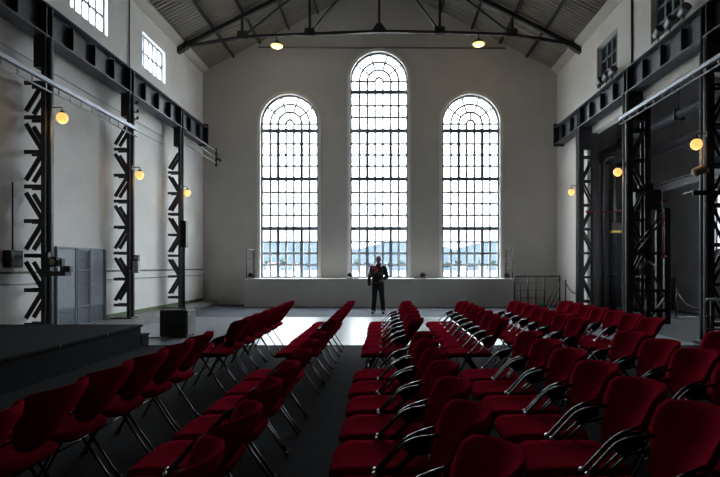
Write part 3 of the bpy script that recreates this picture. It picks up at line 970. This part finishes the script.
# chrome barrier at the right edge
ch = thing('metal_barrier', 'chrome barrier with three bars beside the right edge column', 'barrier', (5.98, 9.72, 0))
for x in (0.10, 0.62, 1.35):
    MB().tube([(x, 0, 0), (x, 0, 0.86)], 0.02, 8).build('post', 'rail', ch, True)
for z, m in ((0.855, 'white'), (0.54, 'rail'), (0.30, 'rail')):  # top bar in white: the shine of chrome put into the colour
    MB().tube([(0, -0.02, z), (1.4, -0.02, z)], 0.028 if z > 0.8 else 0.016, 8).build('bar', m, ch, True)

# aisle balustrade behind the columns
ab = thing('aisle_balustrade', 'dark steel balustrade across the end of the side aisle', 'railing', (6.95, 17.6, 0))
MB().tube([(0, 0, 1.12), (2.8, 0, 1.12)], 0.025, 8).build('top_rail', 'pipe_grey', ab, True)
MB().tube([(0, 0, 0.12), (2.8, 0, 0.12)], 0.015, 6).build('bottom_rail', 'rail', ab, True)
bm_ = MB().tube([(0, 0, 0.0), (0, 0, 1.0)], 0.010, 6).mesh('baluster', M['rail'], True)
for k in range(23):
    link('baluster', bm_, ab, (0.06 + k * 0.122, 0, 0.12))
for x in (0.0, 1.4, 2.8):
    MB().tube([(x, 0, 0), (x, 0, 1.12)], 0.024, 8).build('post', 'rail', ab, True)

# machine frame beside the middle right column
mf = thing('machine_frame', 'dark braced machine frame with drum beside the middle right column', 'machine', (6.75, 13.45, 0))
bevel(MB().box(-0.22, 0.48, 0.16, 0.7, 2.95, 3.48).build('hopper', 'steel', mf), 0.01)
bevel(MB().box(0.04, 0.30, 0.25, 0.6, 3.48, 3.66).build('motor_box', 'plastic', mf), 0.01)
for x in (0.36, 0.44):
    for y in (-0.2, 0.2):
        MB().box(x - 0.03, x + 0.04, y - 0.04, y + 0.04, 0.0, 2.96).build('post', 'steel', mf)
for z in (1.80, 0.85, 0.35):
    MB().box(-0.45, 0.42, -0.24, -0.19, z - 0.04, z + 0.04).build('cross_bar', 'steel', mf)
for a, b in (((-0.45, 1.9), (0.30, 2.85)), ((-0.36, 1.84), (0.36, 2.74)), ((0.05, 1.25), (0.4, 0.55)), ((0.0, 0.2), (0.4, 0.75))):
    MB().beam((a[0], -0.22, a[1]), (b[0], -0.22, b[1]), 0.03, 0.08, (0, 1, 0)).build('diagonal_brace', 'steel', mf)
b = MB().lathe([(0.08, -0.46), (0.18, -0.43), (0.20, -0.34), (0.18, -0.26), (0.08, -0.24)], 18, (-0.18, 0, 1.42), 'y')
b.build('drum', 'darkred', mf, True)
MB().box(-0.2, -0.08, -0.37, -0.25, 0.0, 0.8).build('red_stand', 'darkred', mf)
rp = thing('red_pipe', 'thin red pipe rising on the dark machine frame', 'pipe', (7.0, 13.12, 1.7))
MB().tube([(0, 0, 0), (0, 0, 1.15)], 0.022, 8).build('riser', 'redpipe', rp, True)
MB().lathe([(0.05, 0.0), (0.05, 0.06), (0.025, 0.08)], 10, (0, 0, -0.02)).build('valve', 'redpipe', rp, True)
MB().tube([(-0.02, 0, 0.02), (0.14, 0.1, 0.02)], 0.018, 6).build('branch', 'redpipe', rp, True)
hp = thing('red_pipe', 'thin red pipe running level behind the far right column', 'pipe', (6.25, 16.2, 3.17))
MB().tube([(0.0, 0, 0), (0.75, 0, 0.0), (0.95, -0.3, 0.0), (0.95, -2.9, 0.0)], 0.022, 8).build('run', 'redpipe', hp, True)
MB().lathe([(0.04, -0.02), (0.04, 0.02)], 10, (0.0, 0, 0), 'x').build('flange', 'redpipe', hp, True)

# ducts and beam in the aisle
du = thing('air_duct', 'thick dark duct with an elbow standing in the side aisle', 'duct', (7.5, 17.22, 0))
MB().tube([(0, 0, 0), (0, 0, 4.6)] + bez((0, 0, 4.6), (0, 0, 5.0), (-0.3, 0, 5.0), 6)[1:] + [(-0.42, 0, 5.0)], 0.12, 14).build('pipe', 'steel', du, True)
for z in (1.2, 2.6, 4.0):
    MB().lathe([(0.145, -0.03), (0.145, 0.03)], 14, (0, 0, z)).build('flange', 'steel', du, True)
d2 = thing('vent_pipe', 'slim dark pipe with curved top behind the far right column', 'pipe', (6.98, 16.75, 0))
MB().tube([(0, 0, 0), (0, 0, 4.7)] + bez((0, 0, 4.7), (0, 0, 4.95), (0.25, 0.0, 5.0), 6)[1:] + [(0.4, 0.0, 5.02)], 0.055, 10).build('pipe', 'steel', d2, True)
for z in (1.0, 3.0):
    MB().box(-0.08, 0.08, -0.02, 0.02, z, z + 0.05).build('clip', 'steel', d2)
d3 = thing('ceiling_pipe', 'thick grey pipe running lengthwise high in the side aisle', 'pipe', (7.62, 18.6, 5.42))
MB().tube([(0, 0, 0), (0, -20, 0)], 0.11, 12).build('pipe', 'steel_girder', d3, True)
for k in range(5):
    MB().box(-0.14, 0.14, -1.8 - 3.3 * k, -1.74 - 3.3 * k, -0.14, 0.14).build('hanger_band', 'steel', d3)
    MB().tube([(0, -1.77 - 3.3 * k, 0.14), (0, -1.77 - 3.3 * k, 3.85)], 0.012, 6).build('hanger_rod', 'steel', d3, True)
d4 = thing('ceiling_pipe', 'dark lower pipe running lengthwise under the grey aisle pipe', 'pipe', (8.2, 18.6, 4.95))
MB().tube([(0, 0, 0), (0, -20, 0)], 0.16, 12).build('pipe', 'steel', d4, True)
for k in range(5):
    MB().tube([(0, -1.77 - 3.3 * k, 0.16), (0, -1.77 - 3.3 * k, 4.35)], 0.012, 6).build('hanger_rod', 'steel', d4, True)
be = thing('aisle_beam', 'dark steel beam crossing the side aisle behind the lamp', 'beam', (8.0, 15.3, 3.63))
MB().prism(isect(0.16, 0.26, 0.03, 0.03), [], lambda u, v, d: (u, d, v + 0.13), -12.5, 0.0).build('joist', 'steel', be)
for y in (-0.1, -6.0):
    MB().box(-0.06, 0.06, y - 0.06, y + 0.06, -3.63, 0.0).build('prop', 'steel', be)
ys = thing('signal_box', 'small dark box with a yellow stripe on the aisle duct', 'signal box', (7.45, 16.9, 2.55))
bevel(MB().box(-0.15, 0.15, -0.1, 0.06, 0.08, 0.32).build('case', 'darkred', ys), 0.006)
MB().box(-0.16, 0.16, -0.11, 0.06, 0.0, 0.08).build('stripe', 'yellow', ys)
sl2 = thing('sloped_light', 'tan cylinder floodlight on the right edge column', 'lamp', (5.98, 9.95, 3.25))
b = MB().lathe([(0.06, 0.0), (0.085, 0.03), (0.085, 0.22), (0.05, 0.25)], 14)
R = Matrix.Rotation(math.radians(65), 4, 'Y')
b.v = [tuple(R @ Vector(v) + Vector((-0.1, 0, 0.0))) for v in b.v]
b.build('housing', 'tan', sl2, True)
MB().box(0.08, 0.19, -0.03, 0.03, 0.02, 0.10).build('bracket', 'white', sl2)
ar = thing('column_shelf', 'dark steel shelf plate bolted across the right edge column', 'shelf', (5.80, 9.98, 2.82))
MB().box(0.0, 1.6, -0.16, -0.13, 0.0, 0.09).build('front_plate', 'steel', ar)
MB().box(0.0, 1.6, -0.13, 0.16, 0.06, 0.09).build('top_plate', 'steel', ar)

# ------------------------------------------------------------------ red chairs
def rr_outline(hx, hy, r, n=5):
    pts = []
    for cx, cy, a0 in ((hx - r, hy - r, 0), (-hx + r, hy - r, PI / 2), (-hx + r, -hy + r, PI), (hx - r, -hy + r, 3 * PI / 2)):
        for k in range(n + 1):
            a = a0 + PI / 2 * k / n
            pts.append((cx + r * math.cos(a), cy + r * math.sin(a)))
    return pts

def make_chair():
    root = bpy.data.objects.new('conference_chair', None)
    C.objects.link(root)
    # seat cushion
    hx, hy = 0.26, 0.222
    rings = [(0.86, -0.050), (0.97, -0.042), (1.0, -0.022), (0.995, -0.006), (0.95, 0.004), (0.7, 0.003), (0.35, -0.002)]
    mb = MB()
    vs_, fs = [], []
    for sc, dz in rings:
        for (x, y) in rr_outline(hx, hy, 0.085):
            X, Y = x * sc, y * sc
            drop = -0.022 * max(0.0, (-X - 0.12) / 0.14) ** 2
            vs_.append((X + 0.018, Y, 0.462 + dz + drop + 0.012 * (Y / hy) ** 2 * (1 if sc < 0.97 else 0.6)))
    n = len(rr_outline(hx, hy, 0.085))
    for i in range(len(rings) - 1):
        for k in range(n):
            fs.append((i * n + k, i * n + (k + 1) % n, (i + 1) * n + (k + 1) % n, (i + 1) * n + k))
    fs.append(tuple(reversed(range(n))))
    fs.append(tuple(range((len(rings) - 1) * n, len(rings) * n)))
    mb.add(vs_, fs).build('seat', 'red', root, True)
    # backrest shell: shield outline, wrapped around the sitter and leaning back
    NU, NV = 12, 10
    def shell(u, v, off):
        w = 0.115 + 0.112 * (min(1.0, v / 0.62)) ** 0.75 + 0.010 * v
        if v < 0.10:
            w *= 0.80 + 0.20 * (v / 0.10) ** 0.5
        if v > 0.93:
            w *= 1 - 0.08 * ((v - 0.93) / 0.07) ** 2
        y = w * u
        zt = 0.500 + 0.365 * v - 0.018 * abs(u) ** 2.5 * v ** 3 + 0.020 * (1 - v) ** 2 * u * u
        x = 0.235 + 0.255 * v ** 1.1 - 0.15 * (abs(y) / 0.24) ** 2.2 * (0.45 + 0.55 * v) + 0.012 * math.sin(PI * v)
        return Vector((x + off * 0.93, y, zt - off * 0.35))
    vs_, fs = [], []
    TH = 0.042
    def idx(s, i, j):
        return s * (NU + 1) * (NV + 1) + i * (NU + 1) + j
    for s in (0, 1):
        for i in range(NV + 1):
            for j in range(NU + 1):
                u, v = -1 + 2 * j / NU, i / NV
                e = max(abs(u), abs(2 * v - 1))
                t = TH * (0.55 if e > 0.99 else 1.0)
                vs_.append(shell(u, v, 0.0 if s == 0 else t))
                if s == 0 and e > 0.99:
                    vs_[-1] = shell(u, v, 0.010)
    for i in range(NV):
        for j in range(NU):
            fs.append((idx(0, i, j), idx(0, i, j + 1), idx(0, i + 1, j + 1), idx(0, i + 1, j)))
            fs.append((idx(1, i, j), idx(1, i + 1, j), idx(1, i + 1, j + 1), idx(1, i, j + 1)))
    for i in range(NV):
        fs.append((idx(0, i, 0), idx(0, i + 1, 0), idx(1, i + 1, 0), idx(1, i, 0)))
        fs.append((idx(0, i, NU), idx(1, i, NU), idx(1, i + 1, NU), idx(0, i + 1, NU)))
    for j in range(NU):
        fs.append((idx(0, 0, j), idx(1, 0, j), idx(1, 0, j + 1), idx(0, 0, j + 1)))
        fs.append((idx(0, NV, j), idx(0, NV, j + 1), idx(1, NV, j + 1), idx(1, NV, j)))
    MB().add(vs_, fs).build('backrest', 'red', root, True)
    # tubular frame, both sides
    for s in (-1, 1):
        y = s * 0.236
        yb = s * 0.215
        p = [(-0.245, y, 0.012), (-0.225, y, 0.05), (-0.02, y, 0.44), (0.0, y, 0.475), (0.115, y, 0.60)]
        p += bez((0.115, y, 0.60), (0.155, y, 0.645), (0.225, yb, 0.66), 4)[1:] + [(0.315, yb * 0.88, 0.68)]
        fl_ = MB().tube(p, 0.0095, 7).build('front_leg', 'chair_steel', root, True)
        MB().tube([(0.06, y, 0.445), (0.19, y * 0.99, 0.57), (0.29, yb * 0.86, 0.61)], 0.008, 6).build('arm_brace', 'chair_steel', root, True)
        pl = [(0.135, 0.612), (0.17, 0.640), (0.215, 0.654), (0.27, 0.664), (0.265, 0.612), (0.205, 0.585), (0.17, 0.562)]
        MB().prism(pl, [], lambda u, v, d: (u, d, v), y * 0.97 - 0.004, y * 0.97 + 0.004).build('elbow_plate', 'matte', root)
        rl_ = MB().tube([(0.0, y * 0.95, 0.43), (0.25, y * 0.95, 0.06), (0.285, y * 0.95, 0.012)], 0.0095, 7).build('rear_leg', 'chair_steel', root, True)
        MB().lathe([(0.012, -0.010), (0.012, 0.006), (0.007, 0.010)] if s > 0 else [(0.007, -0.010), (0.012, -0.006), (0.012, 0.010)], 8, (-0.005, y - s * 0.004, 0.478), 'y').build('bolt', 'bolt', fl_, True)
        for (fx, fy, lg) in ((-0.245, y, fl_), (0.285, y * 0.95, rl_)):
            MB().lathe([(0.015, 0.0), (0.016, 0.02), (0.012, 0.032)], 7, (fx, fy, 0)).build('foot_cap', 'plastic', lg, True)
    MB().tube([(0.0, -0.226, 0.415), (0.0, 0.226, 0.415)], 0.010, 6).build('seat_bar', 'chair_steel', root, True)
    MB().tube([(-0.16, -0.232, 0.18), (-0.16, 0.232, 0.18)], 0.007, 6).build('leg_bar', 'chair_steel', root, True)
    return root

NEAR0, NEARP, FAR0, FARP = 4.87, 0.52, 6.22, 0.503
ROWS = [(-2.13, 'row nearest the stage', 6), (-1.06, 'second row from the stage', 7), (-0.055, 'third row from the stage', 7),
        (0.965, 'fourth row from the stage', 6), (1.91, 'fifth row from the stage', 5), (2.80, 'last row by the right columns', 3)]
ORD = ['nearest the cross aisle', 'second from the cross aisle', 'third from the cross aisle', 'fourth from the cross aisle', 'fifth from the cross aisle', 'sixth from the cross aisle', 'seventh from the cross aisle']
proto = make_chair()
first = True
for rx, rname, nn in ROWS:
    spots = [(rx, NEAR0 - NEARP * k, 'front block', k) for k in range(nn)] + [(rx, FAR0 + FARP * k, 'far block', k) for k in range(7)]
    for (x, y, blk, k) in spots:
        o = proto if first else copy_tree(proto)
        first = False
        o.location = (x + random.uniform(-0.012, 0.012), y, 0)
        o.rotation_euler = (0, 0, random.uniform(-0.003, 0.003))
        short = {'row nearest the stage': 'row nearest stage', 'second row from the stage': 'second row', 'third row from the stage': 'third row',
                 'fourth row from the stage': 'fourth row', 'fifth row from the stage': 'fifth row', 'last row by the right columns': 'rightmost row'}[rname]
        blk2 = 'near block' if blk == 'front block' else 'far block'
        tag(o, 'red chair, %s, %s, %s' % (short, blk2, ORD[k]), 'chair', 'red chairs, %s, %s' % (short, blk2))

# ------------------------------------------------------------------ the standing person
def person():
    PXp, PYp = -0.28, 16.35
    root = thing('person', 'person in dark jacket and trousers standing before the middle window', 'person', (PXp, PYp, 0), 0.0)
    # joints: x to the right of the picture, -y towards the chairs
    hipL, hipR = (-0.065, 0, 0.93), (0.115, 0, 0.93)
    body = MB()
    def limb(path, radii, n=10):
        body.tube(path, radii, n)
        for p, r in zip(path, radii):
            body.sphere(p, r * 0.99, nu=10, nv=6)
    # head and neck
    hc = Vector((0.045, -0.02, 1.675))
    body.sphere(hc, 0.076, 0.095, 0.112, 16, 12)
    body.sphere(hc + Vector((0, -0.015, -0.06)), 0.058, 0.075, 0.065, 12, 8)         # jaw
    body.tube([hc + Vector((0, -0.088, 0.025)), hc + Vector((0, -0.112, -0.022)), hc + Vector((0, -0.09, -0.035))], [0.010, 0.017, 0.012], 8)   # nose
    for s in (-1, 1):
        body.sphere(hc + Vector((s * 0.078, 0.008, -0.005)), 0.012, 0.022, 0.032, 8, 6)  # ears
        body.sphere(hc + Vector((s * 0.032, -0.086, 0.005)), 0.013, 0.010, 0.009, 8, 6)  # eyes
    body.sphere(hc + Vector((0, -0.083, -0.065)), 0.026, 0.012, 0.009, 8, 6)             # lips
    limb([(0.045, 0.0, 1.58), (0.04, 0.012, 1.47)], [0.056, 0.062])
    # trunk
    for (x, z, rx, ry, rz) in ((0.03, 1.36, 0.175, 0.115, 0.13), (0.028, 1.22, 0.155, 0.11, 0.15), (0.025, 1.06, 0.145, 0.105, 0.14), (0.025, 0.95, 0.155, 0.11, 0.12)):
        body.sphere((x, 0, z), rx, ry, rz, 16, 10)
    # arms: the one on the picture's left holds a bag strap at the chest, the other hand rests on the hip
    shL, elL, wrL = (-0.15, 0.0, 1.43), (-0.225, -0.03, 1.15), (-0.10, -0.20, 1.27)
    shR, elR, wrR = (0.215, 0.0, 1.43), (0.315, 0.02, 1.15), (0.19, -0.13, 1.05)
    for a, b, c in ((shL, elL, wrL), (shR, elR, wrR)):
        limb([a, b], [0.058, 0.045])
        limb([b, c], [0.043, 0.028])
    def hand(w, d, side):
        w, d = Vector(w), Vector(d).normalized()
        s = d.cross(Vector((0, 0, 1))).normalized() * side
        u = s.cross(d).normalized()
        palm = w + d * 0.045
        body.tube([w, palm, w + d * 0.09], [0.028, 0.038, 0.034], 8)
        for k, ln in enumerate((0.068, 0.078, 0.074, 0.058)):
            b0 = w + d * 0.085 + u * (0.027 - 0.018 * k)
            body.tube([b0, b0 + d * ln * 0.5 + s * 0.012, b0 + d * ln * 0.72 + s * 0.036], [0.009, 0.0085, 0.007], 6)
        t0 = w + d * 0.03 + u * 0.03
        body.tube([t0, t0 + u * 0.025 + d * 0.03, t0 + u * 0.028 + d * 0.06 + s * 0.01], [0.012, 0.010, 0.008], 6)
    hand(wrL, (0.75, -0.25, 0.3), 1)
    hand(wrR, (-0.7, -0.3, -0.25), -1)
    # legs
    ftL, ftR = (-0.12, 0.0, 0.08), (0.205, -0.03, 0.08)
    for hip, ft, kx in ((hipL, ftL, -0.085), (hipR, ftR, 0.155)):
        knee = (kx, -0.025, 0.50)
        limb([hip, knee], [0.092, 0.060])
        limb([knee, ft], [0.058, 0.040])
        body.tube([(ft[0], 0.06, 0.05), (ft[0] - 0.01, -0.08, 0.045), (ft[0] - 0.02, -0.18, 0.035)], [0.026, 0.03, 0.02], 8)
    o = body.build('body', 'skin', root, True)
    def soft(o, vox, it=4):
        r = o.modifiers.new('remesh', 'REMESH')
        r.mode = 'VOXEL'
        r.voxel_size = vox
        r.use_smooth_shade = True
        s = o.modifiers.new('smooth', 'SMOOTH')
        s.factor = 0.5
        s.iterations = it
    soft(o, 0.0075, 2)
    # jacket
    jk = MB()
    for (x, z, rx, ry, rz) in ((0.03, 1.38, 0.20, 0.14, 0.125), (0.028, 1.24, 0.19, 0.145, 0.15), (0.025, 1.08, 0.185, 0.14, 0.15), (0.025, 0.97, 0.19, 0.145, 0.10)):
        jk.sphere((x, 0, z), rx, ry, rz, 18, 10)
    for a, b, c in ((shL, elL, wrL), (shR, elR, wrR)):
        jk.tube([a, b], [0.082, 0.066], 12)
        jk.sphere(a, 0.083, nu=12, nv=8)
        jk.sphere(b, 0.066, nu=12, nv=8)
        m2 = tuple(Vector(b).lerp(Vector(c), 0.93))
        jk.tube([b, m2], [0.065, 0.046], 12)
    jk.tube([(0.04, 0.01, 1.44), (0.043, 0.0, 1.545)], [0.10, 0.072], 14)
    soft(jk.build('jacket', 'jacket', root, True), 0.011, 4)
    tr_ = MB()
    tr_.sphere((0.025, 0, 0.93), 0.175, 0.13, 0.12, 16, 10)
    for hip, ft, kx in ((hipL, ftL, -0.085), (hipR, ftR, 0.155)):
        knee = (kx, -0.025, 0.50)
        tr_.tube([hip, knee, (ft[0], 0.0, 0.045)], [0.108, 0.080, 0.070], 12)
        tr_.sphere(hip, 0.108, nu=12, nv=8)
    soft(tr_.build('trousers', 'trousers', root, True), 0.011, 4)
    for ft in (ftL, ftR):
        sh = MB()
        sh.tube([(ft[0], 0.085, 0.052), (ft[0], 0.0, 0.056), (ft[0] - 0.01, -0.1, 0.046), (ft[0] - 0.02, -0.2, 0.036), (ft[0] - 0.02, -0.225, 0.03)], [0.04, 0.052, 0.050, 0.036, 0.02], 12)
        sh.box(ft[0] - 0.055, ft[0] + 0.04, -0.22, 0.10, 0.0, 0.022)
        soft(sh.build('shoe', 'shoe', root, True), 0.008, 2)
    hr_ = MB()
    hr_.sphere(hc + Vector((0, 0.018, 0.028)), 0.083, 0.098, 0.098, 16, 10)
    hr_.sphere(hc + Vector((0, 0.05, -0.02)), 0.076, 0.065, 0.08, 14, 8)
    soft(hr_.build('hair', 'hair', root, True), 0.008, 2)
    # shoulder bag and red bundle held at the chest: things of their own
    bag = thing('shoulder_bag', 'dark bag hanging at the standing person\'s hip', 'bag', (PXp - 0.245, PYp - 0.04, 0.86))
    bevel(MB().box(-0.05, 0.05, -0.10, 0.10, 0.0, 0.24).build('pouch', 'jacket', bag), 0.025, 3)
    bevel(MB().box(-0.055, 0.0, -0.105, 0.105, 0.12, 0.245).build('flap', 'trousers', bag), 0.02, 3)
    MB().tube([(0.02, -0.05, 0.22), (0.12, -0.19, 0.44), (0.24, -0.17, 0.62), (0.36, -0.06, 0.70), (0.40, 0.04, 0.69)], 0.014, 6).build('strap', 'trousers', bag, True)
    rb = MB()
    rb.sphere((0, 0, 0.07), 0.075, 0.05, 0.095, 14, 8)
    rb.sphere((0.05, 0.0, 0.02), 0.055, 0.045, 0.06, 12, 8)
    ob = rb.build('red_scarf', 'redbag', None, True, loc=(PXp - 0.07, PYp - 0.205, 1.33))
    soft(ob, 0.01, 3)
    tag(ob, 'red folded scarf held at the standing person\'s chest', 'scarf')
person()

# ------------------------------------------------------------------ outside: water, far shore, hills, trees, houses
struct(MB().box(-80, 80, YE + 0.5, 60, -1.2, -0.4).build('ground_quay', 'ground'), 'quay outside the windows')
struct(MB().add([(-900, 60, -3.5), (900, 60, -3.5), (900, 640, -3.5), (-900, 640, -3.5)], [(0, 1, 2, 3)]).build('ground_water', 'water'), 'pale water of the fjord outside the windows')
def shore_z(x):
    return 0.0
vs_, fs = [], []
NX, NYs = 120, 14
RIDGE = [(-330, 38), (-215, 42), (-160, 43), (-115, 42), (-70, 32), (-45, 31), (-25, 37), (0, 42), (40, 41), (70, 36), (95, 34), (118, 29), (135, 35), (155, 40), (190, 41), (330, 36)]
def ridge(x):
    # height of the wooded ridge along the shore
    for (a, ha), (b, hb) in zip(RIDGE[:-1], RIDGE[1:]):
        if a <= x <= b:
            t = (x - a) / (b - a)
            t = t * t * (3 - 2 * t)
            return ha + (hb - ha) * t + 1.6 * noise.noise(Vector((x * 0.12, 7.7, 0))) + 0.8 * noise.noise(Vector((x * 0.4, 2.7, 0)))
    return 36
for j in range(NYs + 1):
    for i in range(NX + 1):
        x = -330 + 660 * i / NX
        t = j / NYs
        y = 600 + 330 * t
        z = -3.6 + (0.9 if j > 0 else 0) + (ridge(x) + 2.7) * (math.sin(min(1, t * 1.15) * PI / 2) ** 2) + 1.5 * t * noise.noise(Vector((x * 0.08, y * 0.03, 0)))
        vs_.append((x, y, z))
for j in range(NYs):
    for i in range(NX):
        a = j * (NX + 1) + i
        fs.append((a, a + 1, a + NX + 2, a + NX + 1))
hill = MB().add(vs_, fs).build('ground_hill', 'hill', None, True)
struct(hill, 'hazy wooded hill on the far shore')

def far_tree(x, y, h, w, label, grp):
    t = thing('far_tree', label, 'tree', (x, y, -2.8), random.uniform(0, 6), grp)
    c = MB()
    for k in range(7):
        a = random.uniform(0, 2 * PI)
        r = w * random.uniform(0.1, 0.45)
        s = w * random.uniform(0.35, 0.55)
        c.sphere((r * math.cos(a), r * math.sin(a), h * random.uniform(0.45, 0.82)), s, s, s * 0.85, 9, 6)
    c.build('crown', 'foliage', t, True)
    MB().tube([(0, 0, -2), (0, 0, h * 0.6)], [w * 0.08, w * 0.05], 6).build('trunk', 'trunk', t, True)
    return t
WORDS = ['leftmost', 'second from left', 'third from left', 'fourth from left', 'rightmost']
for wname, xs in (('left', (-140, -124, -108, -92)), ('middle', (-35, -21, 5, 19)), ('right', (72, 86, 100, 114, 128))):
    for k, x in enumerate(xs):
        wd = 'rightmost' if k == len(xs) - 1 else WORDS[k]
        far_tree(x + random.uniform(-0.8, 0.8), random.uniform(616, 622), random.uniform(9, 15), random.uniform(5, 6.4),
                 'hazy tree on the far shore, %s of those in the %s window' % (wd, wname), 'trees on the far shore')

def far_house(x, y, w, h, lab):
    t = thing('far_house', lab, 'house', (x, y, -3.0), 0, None)
    MB().box(-w / 2, w / 2, -3, 3, -1, h).build('wall', 'house_wall', t)
    MB().prism([(-w / 2 - 0.4, h), (w / 2 + 0.4, h), (0, h + w * 0.32)] if w < 9 else [(-w / 2 - 0.4, h), (w / 2 + 0.4, h), (w / 2 - 2, h + 2.6), (-w / 2 + 2, h + 2.6)], [],
               lambda u, v, d: (u, d, v), -3.3, 3.3).build('roof', 'house_red', t)
    n = max(2, int(w / 2.6))
    for k in range(n):
        for z in ([1.2] if h < 5 else [1.2, 3.8]):
            MB().box(-0.5, 0.5, -3.06, -2.98, 0, 1.4).build('window', 'house_win', t, loc=(-w / 2 + (k + 0.5) * w / n, 0, z))
    return t
for (x, w, h, lab) in ((-131, 14, 6, 'long pale house on the far shore at the left in the left window'), (-104, 8, 5.5, 'small gabled house on the far shore in the left window'),
                       (-27, 7, 5, 'small gabled house on the far shore in the middle window'), (-6, 10, 4.5, 'low pale house on the far shore in the middle window'),
                       (88, 9.5, 4.5, 'low pale house on the far shore in the right window'), (112, 7, 5, 'small gabled house on the far shore in the right window')):
    far_house(x, 603.5, w, h, lab)
